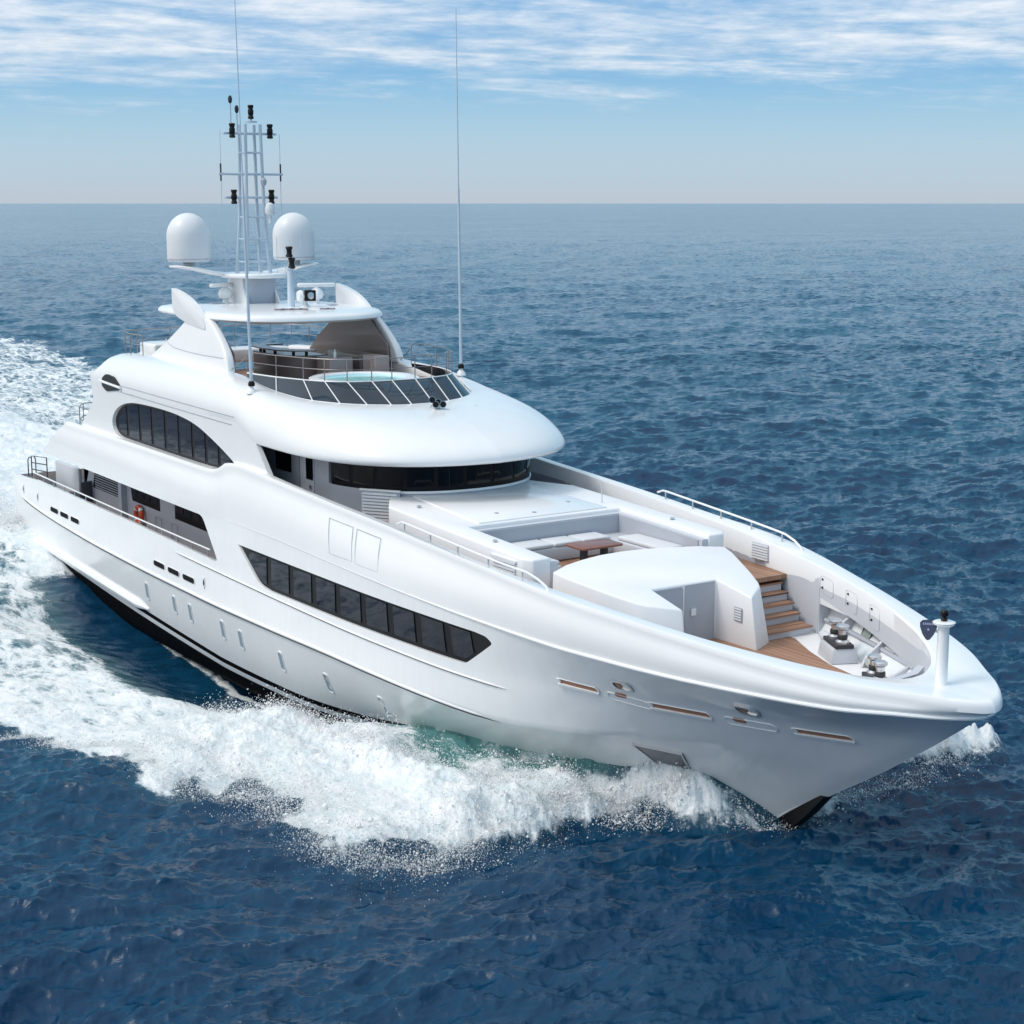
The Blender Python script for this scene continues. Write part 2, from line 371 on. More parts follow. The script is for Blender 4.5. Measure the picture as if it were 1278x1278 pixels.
def hp(x, z, off=0.0):
    """point on the starboard skin"""
    e = .05; y = hull_y(x, z); dx = (hull_y(x+e, z)-hull_y(x-e, z))/(2*e); dz = (hull_y(x, z+e)-hull_y(x, z-e))/(2*e)
    n = Vector((-dx, -1, -dz)); n = Vector((-dx, -1.0, -dz)).normalized(); n.x = -dx/math.sqrt(1+dx*dx+dz*dz)*1.0
    # outward normal of y = -(hull_y): gradient of (-y - hull_y)
    n = Vector((-dx, -1.0, -dz)).normalized()
    return Vector((x, -y, z))+n*off

yacht = empty('motor_yacht', (0, 0, 0), 'long white three deck superyacht ploughing ahead with dark tinted windows and white radomes', 'yacht')

def mirror_cols(P):
    """starboard aft -> bow -> port aft; P (NU,3) with positive half-breadth"""
    a = P.copy(); a[:, 1] *= -1
    b = P[::-1][1:].copy()
    return np.concatenate([a, b])
V = np.stack([mirror_cols(r) for r in ROWS], 1)          # (cols, rows, 3)
hv, hf = grid(V)
hull = pymesh('hull', hv, hf, M_hull, yacht)
# make outward normals certain, then give the skin a thickness
bm = bmesh.new(); bm.from_mesh(hull.data); bmesh.ops.remove_doubles(bm, verts=bm.verts, dist=1e-4); bmesh.ops.recalc_face_normals(bm, faces=bm.faces)
f = max(bm.faces, key=lambda f: f.calc_center_median().x*0-abs(f.calc_center_median().x)-abs(f.calc_center_median().z-1)+(-10 if f.calc_center_median().y > 0 else 0))
if f.normal.y > 0: bmesh.ops.reverse_faces(bm, faces=bm.faces)
bm.to_mesh(hull.data); bm.free()
sm = hull.modifiers.new('skin', 'SOLIDIFY'); sm.thickness = .10; sm.offset = -1
# bulwark band: knuckle -> outer shoulder -> cap -> inner face
SO, SI = sample(CAPO), sample(CAPI)
def bulwark():
    K = S[5]; prof = []
    sh = SO.copy(); sh[:, 2] -= .22
    dn = (SI[:, :2]-SO[:, :2])
    rub = K.copy()
    def lerp(a, b, t): return a+(b-a)*t
    prof.append(K+np.array([0, 0, -.005]))
    lip = K.copy(); out = np.zeros_like(K); 
    for t in (.12, .3, .5, .7, .88): 
        q = lerp(K, sh, t); q[:, 1] += .05*math.sin(math.pi*t)*np.clip((21.2-q[:, 0])/2, 0, 1); prof.append(q)
    prof.append(sh)
    for a in (25, 50, 75, 90):
        q = sh.copy(); w = .16
        k = np.linalg.norm(dn, axis=1, keepdims=True)+1e-6
        q[:, :2] += dn/k*w*(1-math.cos(R(a)))*np.minimum(1, k/.32); q[:, 2] += .22*math.sin(R(a)); prof.append(q)
    top = prof[-1]
    prof.append(lerp(top, SI, .6)); 
    q = SI.copy(); q[:, 2] -= .01; prof.append(q)
    e = SI.copy(); e[:, 2] -= .05; e[:, :2] += dn*.06; prof.append(e)
    low = SI.copy(); low[:, 2] = np.minimum(K[:, 2]+.1, SI[:, 2]-.25); prof.append(low)
    back = K.copy(); back[:, 2] += .02; back[:, 1] = np.maximum(back[:, 1]-.11, 0); back[:, 0] = np.minimum(back[:, 0], 20.7); prof.append(back)
    return np.stack([mirror_cols(p) for p in prof], 1)
BV = bulwark(); bv, bf = grid(BV, closed_v=True)
nb = BV.shape[1]; bf += [tuple(range(nb)), tuple(range(len(bv)-nb, len(bv)))[::-1]]
bulw = pymesh('bulwark', bv, bf, M_white, yacht, 40, weld=True)

# ---------------- openings cut through the skin
def rounded(poly, r, n=4):
    out = []; m = len(poly)
    rr = r if hasattr(r, '__len__') else [r]*m
    for i in range(m):
        p = np.array(poly[i], float); a = np.array(poly[i-1], float)-p; b = np.array(poly[(i+1) % m], float)-p
        la, lb = np.linalg.norm(a), np.linalg.norm(b); a /= la; b /= lb; q = min(rr[i], la*.45, lb*.45)
        if q < 1e-4: out.append(tuple(p)); continue
        p0, p2 = p+a*q, p+b*q
        for k in range(n+1):
            t = k/n; out.append(tuple((1-t)**2*p0+2*t*(1-t)*p+t*t*p2))
    return out
def cutter(poly, y0, y1): return MB().slab(poly, y0, y1).build('cutter', None, None, None)
OPEN = rounded([(-40, 9), (-15.9, 5.95), (-16.9, 5.35), (-19.3, 4.02), (-4.35, 4.03), (-3.22, 2.82), (-10, 2.90), (-20, 2.86), (-22.0, 2.75), (-40, 2.7)], [0, .2, .3, .06, .25, .25, 0, 0, 0, 0])
WIN1 = rounded([(-1.85, 3.60), (-.48, 2.72), (.2, 2.66), (9.55, 2.78), (10.7, 3.50), (10.5, 3.63), (10.1, 3.66)], [.03, .25, .1, .12, .1, .08, .1])
for sgn in (-1, 1):
    ya, yb = sorted((sgn*2.6, sgn*6))
    c1 = cutter(OPEN, ya, yb); c2 = cutter(WIN1, ya, yb)
    cut(hull, [c1, c2]); cut(bulw, [c1]); drop([c1, c2])
hull.data.materials.clear(); hull.data.materials.append(M_hull)

def strip_panel(name, x0, x1, zb, zt, off, material, parent, n=24, rows_=6, thick=.02):
    """panel following the skin between z curves (starboard), as a thin solid"""
    xs = np.linspace(x0, x1, n); P = np.zeros((n, rows_, 3)); Q = P.copy()
    for i, x in enumerate(xs):
        a, b = zb(x), zt(x)
        for j in range(rows_):
            z = a+(b-a)*j/(rows_-1); P[i, j] = hp(x, z, off); Q[i, j] = hp(x, z, off-thick)
    v1, f1 = grid(P); v2, f2 = grid(Q); m = len(v1)
    F = f1+[tuple(i+m for i in f[::-1]) for f in f2]
    nu, nv = n, rows_
    edge = [(i*nv) for i in range(nu)]+[(nu-1)*nv+j for j in range(1, nv)]+[i*nv+nv-1 for i in range(nu-2, -1, -1)]+[j for j in range(nv-2, 0, -1)]
    F += [(edge[k], edge[(k+1) % len(edge)], m+edge[(k+1) % len(edge)], m+edge[k]) for k in range(len(edge))]
    return pymesh(name, np.concatenate([v1, v2]), F, material, parent, 40)
def poly_patch(name, poly, off, material, parent, thick=.03, both=False):
    """small outline (x,z) laid on the skin as a thin solid"""
    n = len(poly); cx = sum(p[0] for p in poly)/n; cz = sum(p[1] for p in poly)/n
    V = [hp(x, z, off) for x, z in poly]+[hp(cx, cz, off)]+[hp(x, z, off-thick) for x, z in poly]
    F = [(i, (i+1) % n, n) for i in range(n)]+[(i, n+1+i, n+1+(i+1) % n, (i+1) % n) for i in range(n)]+[tuple(n+1+i for i in range(n))[::-1]]
    return pymesh(name, V, F, material, parent, 40)
def ring_patch(name, poly, k, off, material, parent, thick=.03):
    """frame ring of width k round an outline on the skin"""
    n = len(poly); c = np.mean(np.array(poly), 0)
    inn = []
    for p in poly:
        d = np.array(p)-c; L = np.linalg.norm(d); inn.append(tuple(c+d*(1-min(k/L, .6))))
    V = [hp(*p, off) for p in poly]+[hp(*p, off) for p in inn]+[hp(*p, off-thick) for p in poly]+[hp(*p, off-thick) for p in inn]
    F = []
    for i in range(n):
        j = (i+1) % n
        F += [(i, j, n+j, n+i), (2*n+i, 2*n+j, j, i), (n+i, n+j, 3*n+j, 3*n+i)]
    return pymesh(name, V, F, material, parent, 40)
def stadium(cx, cz, L, h, slope=0.0, n=6):
    r = h/2; out = []
    for s in (1, -1):
        for k in range(n+1):
            a = -math.pi/2+math.pi*k/n
            x, z = s*(L/2-r)+s*r*math.cos(a), s*r*math.sin(a)
            out.append((cx+x, cz+z+slope*x))
    return out
# main deck window: dark band of panes between posts, set back in its opening
W1b = lambda x: np.interp(x, [-1.85, -.48, .2, 9.55, 10.7], [3.58, 2.70, 2.66, 2.78, 3.5])
W1t = lambda x: np.interp(x, [-1.85, 10.1, 10.5, 10.7], [3.60, 3.66, 3.63, 3.52])
win = strip_panel('saloon_window', -1.95, 10.8, lambda x: W1b(x)-.06, lambda x: W1t(x)+.06, -.07, M_gpost, hull, 50, 8)
px_ = [-1.3, .1, 1.45, 2.75, 4.05, 5.35, 6.6, 7.8, 9.0, 10.05]
for i in range(len(px_)-1):
    a, b = px_[i]+.09, px_[i+1]-.2
    strip_panel('pane', a, b, lambda x: W1b(x)+.10, lambda x: W1t(x)-.08, -.05, M_glass, win, 8, 4)
# longitudinal rails on the hull
def hull_rail(name, xs, zf, r, off, material, parent, squash=1.0):
    pts = [hp(x, zf(x), off) for x in xs]
    n = len(pts); rr = [r*min(1, (k+.3)/3, (n-k-.7)/3) for k in range(n)]
    return MB().tube(pts, rr, 8).build(name, material, parent)
c3 = np.array(CURV[3]); z3 = lambda x: float(pchip(c3[:, 0], c3[:, 2], x))
hull_rail('rub_rail', np.linspace(-22.2, 10.4, 120), z3, .05, .015, M_white, hull)
hull_rail('rail_trim', np.linspace(-22.0, 10.3, 120), lambda x: z3(x)-.055, .016, .05, M_seal, hull)
hull_rail('side_rail', np.linspace(-6.4, 10.9, 80), lambda x: np.interp(x, [-6.4, 1, 8, 10.9], [2.58, 2.52, 2.48, 2.46]), .022, .010, M_white, hull)
hull_rail('rail_trim', np.linspace(-6.3, 10.8, 80), lambda x: np.interp(x, [-6.4, 1, 8, 10.9], [2.58, 2.52, 2.48, 2.46])-.022, .010, .024, M_seal, hull)
k5 = np.array(CURV[5]); z5f = lambda x: float(pchip(k5[:, 0], k5[:, 2], x))
def knuckle_rail():
    m = MB()
    for sg in (-1, 1):
        pts = [(p[0], sg*(p[1]+.015), p[2]-.03) for p in S[5] if p[0] > -2.4]
        m.tube(pts, [float(np.interp(p[0], [-2.5, 6, 11, 14], [.004, .010, .028, .042])) for p in pts], 8)
    return m.build('knuckle_rail', M_white, bulw)
knuckle_rail()
# lower splash rail near the stern
for sg in (-1, 1):
    spl = MB()
    pts = [(x, sg*(4.22+.05*math.sin((x+20)/9)), .42-.30*np.interp(x, [-20, -9.2], [0, 1])+.02) for x in np.linspace(-21.5, -9.3, 40)]
    spl.tube(pts, [.18*min(1, (40-k)/4) for k in range(40)], 10)
    spl.build('splash_rail', M_white, hull)
# portholes
for x, z in ((-9.11, .80), (-6.83, .83), (-5.59, .82), (-3.25, .81), (-2.04, .78), (.41, .70), (2.83, .66), (5.31, .62)):
    o = rounded([(x-.15, z-.31), (x+.11, z-.31), (x+.17, z+.31), (x-.09, z+.31)], .1, 4)
    p = ring_patch('porthole', o, .045, .022, M_white, hull, .04)
    poly_patch('pane', o, .006, M_port, p, .02)
# freeing slots and hawse holes along the side
def slot(x, z, L, h, slope, inner, frame, name='freeing_slot', w=.05):
    o = stadium(x, z, L, h*1.2, slope)
    p = ring_patch(name, o, w, .02, frame, hull, .05)
    poly_patch('slot_opening', o, .006, inner, p, .02)
    return p
for x in (-17.92, -16.8, -15.65, -7.72, -6.55, -5.38): slot(x, 2.06 if x < -10 else 1.93, .95, .15, 0, M_shadow, M_white, w=.02)
for x, z in ((-21.78, 2.29), (-19.95, 2.25), (-4.22, 2.03)): slot(x, z, .2, .26, 0, M_shadow, M_white, 'hawse_hole', .03)
# bow: slots through to the mooring deck, oval hawse holes, anchor pocket
for x0, z0, x1, z1 in ((12.45, 3.02, 13.37, 2.98), (14.5, 2.87, 15.71, 2.86), (17.36, 2.86, 18.39, 2.88)):
    p = slot((x0+x1)/2, (z0+z1)/2-.02, x1-x0+.1, .13, (z1-z0)/(x1-x0), M_copper, M_white, w=.035)
    poly_patch('slot_ledge', stadium((x0+x1)/2, (z0+z1)/2-.075, x1-x0+.06, .045, (z1-z0)/(x1-x0)), .05, M_white, p, .06)
    poly_patch('slot_end', stadium(x0+.0, z0-.01, .12, .13, 0), .03, M_white, p, .04)
for x0, z0, x1, z1 in ((13.6, 2.94, 14.5, 2.85), (16.02, 2.85, 17.0, 2.85)):
    p = slot((x0+x1)/2, (z0+z1)/2-.03, x1-x0+.05, .15, (z1-z0)/(x1-x0), M_white, M_white, w=.03)
    poly_patch('slot_opening', stadium(x0+.3, z0+.02, .26, .10, 0), .012, M_copper, p, .02)
for x, z, L in ((14.1, 3.24, .46), (16.70, 3.21, .48)):
    o = stadium(x, z, L, .23, -.05, 8)
    p = ring_patch('hawse_hole', o, .05, .035, M_steel, hull, .06)
    poly_patch('slot_opening', stadium(x, z, L*.9, .19, -.05, 8), .008, M_steel, p, .02)
    poly_patch('slot_opening', stadium(x-.08, z, L*.35, .13, -.05, 8), .016, M_copper, p, .02)
ap = [(13.41, 1.66), (14.43, 1.62), (14.32, 1.27), (14.25, .9), (13.75, .85), (13.54, 1.18)]
p = poly_patch('anchor_pocket', ap, .03, mat('brushed_plate', (.20, .21, .23), .35, metal=.8, var=.25, bump=.2, bscale=12), hull, .06)
ring_patch('pocket_rim', ap, .03, .045, M_steel, p, .05)
# black forefoot guard on the stem
m = MB(); V = []; F = []
for z, xa, xb in ((-.8, 14.2, 15.35), (0.0, 15.3, 16.0), (.6, 15.9, 16.62), (1.12, 16.5, 17.08)):
    V += [(xa, -.02, z), (xb-.06, -.10, z), (xb, .05, z), (xb-.06, .22, z), (xa, .40, z)]
for i in range(3):
    for k in range(5): F.append((i*5+k, i*5+(k+1) % 5, (i+1)*5+(k+1) % 5, (i+1)*5+k))
F += [(0, 4, 3, 2, 1), (15, 16, 17, 18, 19)]
pymesh('stem_guard', V, F, M_black, hull, 30)
# boarding gates outlined in the bulwark
def seam_rect(name, pts, parent, w=.008):
    m = MB()
    fine = []
    for i in range(len(pts)):
        a, b = np.array(pts[i]), np.array(pts[(i+1) % len(pts)])
        for t in np.linspace(0, 1, 8)[:-1]: fine.append(tuple(a+(b-a)*t))
    # gate leaf laid a hair proud, with a dark seam tube round it
    P = [hp(x, z, .0) for x, z in fine]
    k5_ = .05
    P = [Vector((v.x, v.y-k5_*math.sin(math.pi*min(1, max(0, (f[1]-4.15)/(1.25))))-.004, v.z)) for v, f in zip(P, fine)]
    m.tube(P+[P[0]], w, 6, caps=False)
    return m.build(name, M_hair, parent)
seam_rect('boarding_gate', [(3.40, 5.17), (4.62, 5.13), (4.85, 4.32), (3.69, 4.32)], bulw)
seam_rect('boarding_gate', [(4.82, 5.12), (5.97, 5.07), (6.11, 4.28), (5.02, 4.30)], bulw)

# transom
V = [(-23.85, -3.6, -1.0), (-23.65, -3.98, .05), (-23.16, -4.28, 2.09), (-22.75, -4.3, 2.72)]
V = V+[(x, -y, z) for x, y, z in V[::-1]]; V2 = [(x+.12, y, z) for x, y, z in V]
F = [(0, 1, 6, 7), (1, 2, 5, 6), (2, 3, 4, 5)]; F = F+[tuple(8+i for i in f[::-1]) for f in F]+[(i, 8+i, 8+(i+1) % 8, (i+1) % 8) for i in range(8)]
pymesh('transom', V+V2, F, M_white, yacht)

# ------------------------------------------------------------------ decks
def deck_poly(xa, xb, off, z, n=30):
    xs = np.linspace(xa, xb, n); i_ = np.array(CAPI)
    y = [min(float(pchip(i_[:, 0], i_[:, 1], x)), hull_y(x, z))-off for x in xs]
    return [(x, -v) for x, v in zip(xs, y)]+[(x, v) for x, v in zip(xs[::-1], y[::-1])]
MB().prism(deck_poly(-22.4, -3, .12, 2.0), 1.9, 2.0).build('main_deck', M_teak, yacht)
MB().prism(deck_poly(-5, 12.0, .02, 4.39), 4.28, 4.39).build('foredeck', M_teak, yacht)
def hull_poly(xa, xb, off, z, n=30):
    xs = np.linspace(xa, xb, n); y = [hull_y(x, z)-off for x in xs]
    return [(x, -v) for x, v in zip(xs, y)]+[(x, v) for x, v in zip(xs[::-1], y[::-1])]
MB().prism(hull_poly(11.6, 18.5, .13, 3.2), 3.15, 3.25).build('mooring_deck', M_deckw, yacht)
teakp = [(11.8, -2.45), (13.2, -2.4), (14.2, -1.75), (15.2, -1.25), (16.5, -.4), (16.75, .0), (16.75, .9), (16.5, 1.35), (15.4, 1.55), (14.35, 1.95), (13.4, 2.42), (11.8, 2.5)]
MB().prism(teakp, 3.255, 3.27).build('deck_planking', M_teak, yacht)
ii = np.array(CAPI)
# inner lining of the bulwark from cap to deck
def lining(name, xa, xb, zlow, sg, material, n=40, thick=.05):
    xs = np.linspace(xa, xb, n); P = np.zeros((n, 2, 3)); Q = P.copy()
    for i, x in enumerate(xs):
        yi = float(pchip(ii[:, 0], ii[:, 1], x)); zi = float(pchip(ii[:, 0], ii[:, 2], x))-.07
        zl = zlow(x); yl = min(yi, hull_y(x, zl)-.13)
        for P_, d in ((P, 0), (Q, thick)):
            P_[i, 0] = (x, sg*(yi-.01+d), zi); P_[i, 1] = (x, sg*(yl-.01+d), zl)
    v1, f1 = grid(P); v2, f2 = grid(Q); mm = len(v1)
    F = f1+[tuple(k+mm for k in f[::-1]) for f in f2]+[(i*2+1, mm+i*2+1, mm+i*2+3, i*2+3) for i in range(n-1)]+[(i*2, i*2+2, mm+i*2+2, mm+i*2) for i in range(n-1)]+[(0, 1, mm+1, mm), (2*n-2, 2*n-1, mm+2*n-1, mm+2*n-2)]
    return pymesh(name, np.concatenate([v1, v2]), F, material, bulw, 40)
for sg in (-1, 1):
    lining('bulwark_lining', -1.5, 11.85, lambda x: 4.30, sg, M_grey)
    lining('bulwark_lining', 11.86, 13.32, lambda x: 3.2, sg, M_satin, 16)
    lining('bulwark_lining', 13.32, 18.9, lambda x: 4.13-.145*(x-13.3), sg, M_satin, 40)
def yi_(x): return float(pchip(ii[:, 0], ii[:, 1], x))
def zi_(x): return float(pchip(ii[:, 0], ii[:, 2], x))
# ribs, shelf and bags in the recess under the bulwark (both sides)
for sg in (-1, 1):
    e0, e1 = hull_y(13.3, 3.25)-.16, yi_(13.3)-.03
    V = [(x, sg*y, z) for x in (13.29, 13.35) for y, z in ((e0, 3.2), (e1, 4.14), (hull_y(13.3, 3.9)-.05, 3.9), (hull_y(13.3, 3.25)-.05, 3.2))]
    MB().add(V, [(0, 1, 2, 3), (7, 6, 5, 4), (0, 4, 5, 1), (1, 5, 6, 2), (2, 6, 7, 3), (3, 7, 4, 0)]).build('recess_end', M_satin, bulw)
    for x in (14.4, 15.9, 17.2):
        zt = 4.15-.145*(x-13.3); pts = []
        for z in np.linspace(3.27, zt, 9):
            yo = hull_y(x, z)-.12; k = (z-3.27)/(zt-3.27)
            pts.append((x, sg*(yo-.16-.16*math.sin(math.pi*k)**1.0-.10*(1-k)), z))
        rib = MB(); V = []; F = []
        for px, py, pz in pts:
            yo = sg*(hull_y(x, pz)-.06)
            V += [(px-.03, py, pz), (px+.03, py, pz), (px+.03, yo, pz), (px-.03, yo, pz)]
        for i in range(len(pts)-1):
            for k in range(4): F.append((i*4+k, i*4+(k+1) % 4, (i+1)*4+(k+1) % 4, (i+1)*4+k))
        F += [(3, 2, 1, 0), tuple(len(V)-4+k for k in range(4))]
        rib.add(V, F).build('hull_rib', M_satin, bulw)
    pts = [(x, sg*(hull_y(x, 3.55)-.16), 3.58) for x in np.linspace(13.4, 17.4, 20)]
    MB().tube(pts, .06, 6).build('stringer', M_grey, bulw)
    for x in (15.1, 16.6):
        V = []; z0, z1 = 3.52, 3.86
        o = rounded([(x-.2, z0), (x+.16, z0+.02), (x+.2, z1-.02), (x-.14, z1)], .1, 3)
        def q(x_, z_, d): return (x_, sg*(hull_y(x_, z_)-.115-d), z_)
        n = len(o)
        V = [q(a, b, .03) for a, b in o]+[q(a, b, 0) for a, b in o]
        f = MB().add(V, [tuple(range(n)), tuple(range(n, 2*n))[::-1]]+[(i, n+i, n+(i+1) % n, (i+1) % n) for i in range(n)]).build('net_port', M_net, bulw)
        t = [q(a, b, .035) for a, b in o]; MB().tube(t+[t[0]], .018, 6, caps=False).build('port_rim', M_seal, f)
    for x in (13.95, 16.1):
        a = Vector((x-.3, sg*(hull_y(x-.3, 3.36)-.32), 3.36)); b = Vector((x+.3, sg*(hull_y(x+.3, 3.36)-.32), 3.36))
        MB().tube([a, a.lerp(b, .1), a.lerp(b, .9), b], [.06, .10, .10, .06], 12).build('stowage_bag', M_net if x > 14.5 else M_cush, bulw)
    # locker doors on the inner bulwark
    for xa, xb in ((13.36, 13.88), (14.40, 14.86), (15.38, 15.80)):
        def q2(x, k):
            zt = zi_(x)-.20; zb = 4.28-.145*(x-13.3)
            z = zb+(zt-zb)*k; zi = zi_(x)-.07; zl = 4.13-.145*(x-13.3); yl = min(yi_(x), hull_y(x, zl)-.13); t = (zi-z)/(zi-zl)
            return (x, sg*(yi_(x)+(yl-yi_(x))*t-.018), z)
        pts = [q2(xa, .12), q2(xa, .88), q2(xa+.06, 1), q2(xb-.06, 1), q2(xb, .88), q2(xb, .12), q2(xb-.06, 0), q2(xa+.06, 0)]
        d = MB().tube(pts+[pts[0]], .006, 4, caps=False).build('locker_door', M_hair, bulw)
        for k in (.3, .8):
            p = q2(xa+.09, k); MB().lathe((p[0], p[1], p[2]), [(.026, -.015*sg), (.026, .0), (.012, -.02*sg)] if sg > 0 else [(.026, .015), (.026, 0), (.012, .02)], 10, 'y').build('latch', M_black, d)
# forward wall of the mooring deck under the plateau
MB().prism([(18.35, -1.02), (18.62, -.5), (18.7, 0), (18.62, .5), (18.35, 1.02), (18.5, 1.04), (18.78, .55), (18.85, 0), (18.78, -.55), (18.5, -1.04)], 3.2, 4.05).build('bow_bulkhead', M_satin, yacht)

# ------------------------------------------------------------------ superstructure: sculpted bridge deck roof with overhanging brow
RIM = np.array([(-15.2, 4.04), (-12, 4.06), (-8, 4.07), (-4, 4.06), (-1.4, 4.02), (0.5, 3.96), (1.9, 3.76), (3.08, 3.28), (3.95, 2.6), (4.5, 1.75), (4.80, .82), (4.90, 0)])
INN = np.array([(-14.0, 3.0, 8.0), (-11, 3.05, 8.1), (-8, 3.05, 8.12), (-6, 2.95, 8.08), (-4.5, 2.82, 7.98), (-2.9, 2.84, 7.78), (-1.1, 2.68, 7.66), (-.2, 2.3, 7.62), (.38, 1.75, 7.59), (.72, 1.15, 7.57), (.88, .55, 7.55), (.92, 0, 7.55)])
def resamp(P, n, k=None):
    t = np.linspace(0, len(P)-1, n)
    return np.stack([pchip(np.arange(len(P)), P[:, d], t) for d in range(P.shape[1])], 1)
NR = 111
rim = resamp(RIM, NR); inn = resamp(INN, NR)
def z_join(x): return float(np.interp(x, [-2.6, -1.5], [6.95, 6.5]))
def x_aft(z): return float(np.interp(z, [5.0, 5.5, 5.9, 6.4, 6.95, 7.2, 7.66, 8.0], [-15.6, -15.6, -15.0, -14.35, -14.5, -14.6, -13.75, -13.4]))
def roof():
    prof = []
    NP = 22
    cols = []
    fwd = np.clip((rim[:, 0]+3)/6, 0, 1)
    for i in range(NR):
        xo, yo = rim[i]; xi, yi, zi = inn[i]; zo = z_join(xo)
        n = 2.55-.85*fwd[i]; pts = []
        d = np.array([xi-xo, yi-yo]); L = np.linalg.norm(d); d /= L
        # inside of the coaming, its rounded top, then the shoulder
        ins = np.array([xi, yi])+d*.20
        pts.append((*ins, 7.18)); pts.append((*ins, zi-.06)); pts.append((*(ins-d*.03), zi-.015)); pts.append((*(ins-d*.08), zi))
        for k in range(NP):
            a = math.pi/2*(k/(NP-1))
            r = math.sin(a)**(2/n); h = math.cos(a)**(2/n)
            p = np.array([xi, yi])+(-d)*L*r
            pts.append((*p, zo+(zi-zo)*h))
        e = np.array([xo, yo])
        # lip and soffit
        lip = .09*fwd[i]+.02
        pts.append((*(e+d*.02), zo-lip*.6)); pts.append((*(e+d*.09), zo-lip)); 
        q = e+d*(.45+.9*fwd[i]); pts.append((*q, zo-.02+.02*fwd[i]))
        cols.append([(max(px, x_aft(pz)), py, pz) for px, py, pz in pts])
    A = np.array(cols); M = A.copy(); A[:, :, 1] *= -1
    return np.concatenate([A, M[::-1][1:]])
RV = roof(); rv, rf = grid(RV)
roof_o = pymesh('bridge_deck_roof', rv, rf, M_white, yacht, 42, weld=True)
bm = bmesh.new(); bm.from_mesh(roof_o.data)
f = max(bm.faces, key=lambda f: f.calc_center_median().z if abs(f.calc_center_median().y) > 3.3 else -9)
if f.normal.z < 0: bmesh.ops.reverse_faces(bm, faces=bm.faces)
bm.to_mesh(roof_o.data); bm.free()
sm = roof_o.modifiers.new('skin', 'SOLIDIFY'); sm.thickness = .07; sm.offset = -1
# side walls below the shoulder (upper deck)
walls = []
for sg in (-1, 1):
    n, r_ = 60, 12; P = np.zeros((n, r_, 3)); Q = P.copy()
    for i in range(n):
        for j in range(r_):
            k = j/(r_-1); u = i/(n-1); xq = -15.2+13.8*u; zj = z_join(xq) if i < n-1 else 6.5; z = 5.15+(zj-5.15)*k
            xf = -1.4+max(0, 6.5-z)*.95; xa = x_aft(z)
            x = xa+(xf-xa)*u; y = float(pchip(RIM[:, 0], RIM[:, 1], x))-.0
            y -= .004
            P[i, j] = (x, sg*y, z); Q[i, j] = (x, sg*(y-.14), z)
    v1, f1 = grid(P); v2, f2 = grid(Q); mm = len(v1)
    e = [(i*r_) for i in range(n)]+[(n-1)*r_+j for j in range(1, r_)]+[i*r_+r_-1 for i in range(n-2, -1, -1)]+[j for j in range(r_-2, 0, -1)]
    F = f1+[tuple(k+mm for k in f[::-1]) for f in f2]+[(e[k], e[(k+1) % len(e)], mm+e[(k+1) % len(e)], mm+e[k]) for k in range(len(e))]
    walls.append(pymesh('upper_side_wall', np.concatenate([v1, v2]), F, M_white, yacht, 40))
WIN2 = [(-12.35, 5.62), (-12.45, 5.95), (-12.1, 6.25), (-11.5, 6.52), (-10.6, 6.66), (-9.5, 6.70), (-8, 6.71), (-6.6, 6.66), (-5.4, 6.52), (-4.4, 6.26), (-3.5, 5.98), (-2.75, 5.66), (-3.3, 5.50), (-4.5, 5.40), (-11.2, 5.42), (-12.0, 5.46)]
def chaikin(P, k=2):
    for _ in range(k): P = [q for i in range(len(P)) for q in ((.75*P[i-1][0]+.25*P[i][0], .75*P[i-1][1]+.25*P[i][1]), (.25*P[i-1][0]+.75*P[i][0], .25*P[i-1][1]+.75*P[i][1]))]
    return P
WIN2 = [(-12.5, 5.62), (-12.58, 5.95), (-12.2, 6.3), (-11.5, 6.56), (-10.6, 6.69), (-9.5, 6.73), (-8, 6.74), (-6.6, 6.69), (-5.4, 6.55), (-4.4, 6.29), (-3.45, 6.0), (-2.55, 5.66), (-3.3, 5.48), (-4.5, 5.38), (-11.2, 5.40), (-12.1, 5.44)]
WIN2 = chaikin(WIN2)
for sg, wl in ((-1, walls[0]), (1, walls[1])):
    ya, yb = sorted((sg*3.0, sg*6)); c = cutter(WIN2, ya, yb); cut(wl, [c]); drop([c])
apply_mods(roof_o, 42)
for sg in (-1, 1):
    o2 = [(x, z) for x, z in WIN2]; cx, cz = -7.5, 6.1
    big = [(cx+(x-cx)*1.02, cz+(z-cz)*1.12) for x, z in o2]
    ya = sg*3.93
    w = MB().slab(big, ya, ya-sg*.03).build('upper_window', M_gpost, walls[0 if sg < 0 else 1])
    def wz(x, top):
        pts = [(-12.45, 5.9), (-11.5, 6.52), (-10.6, 6.66), (-8, 6.71), (-6.6, 6.66), (-5.4, 6.52), (-4.4, 6.26), (-3.5, 5.98), (-2.75, 5.66)] if top else [(-12.45, 5.7), (-12, 5.48), (-11.2, 5.42), (-4.5, 5.40), (-3.3, 5.50), (-2.75, 5.64)]
        return float(np.interp(x, [p[0] for p in pts], [p[1] for p in pts]))
    e = [-12.25, -11.35, -10.25, -9.2, -8.1, -7.0, -5.95, -4.95, -4.0, -3.1]
    for i in range(len(e)-1):
        a, b = e[i]+.07, e[i+1]-.15
        xs = np.linspace(a, b, 6)
        MB().slab([(x, wz(x, 0)+.07) for x in xs]+[(x, wz(x, 1)-.05) for x in xs[::-1]], sg*3.945, sg*3.925).build('pane', M_glass, w)
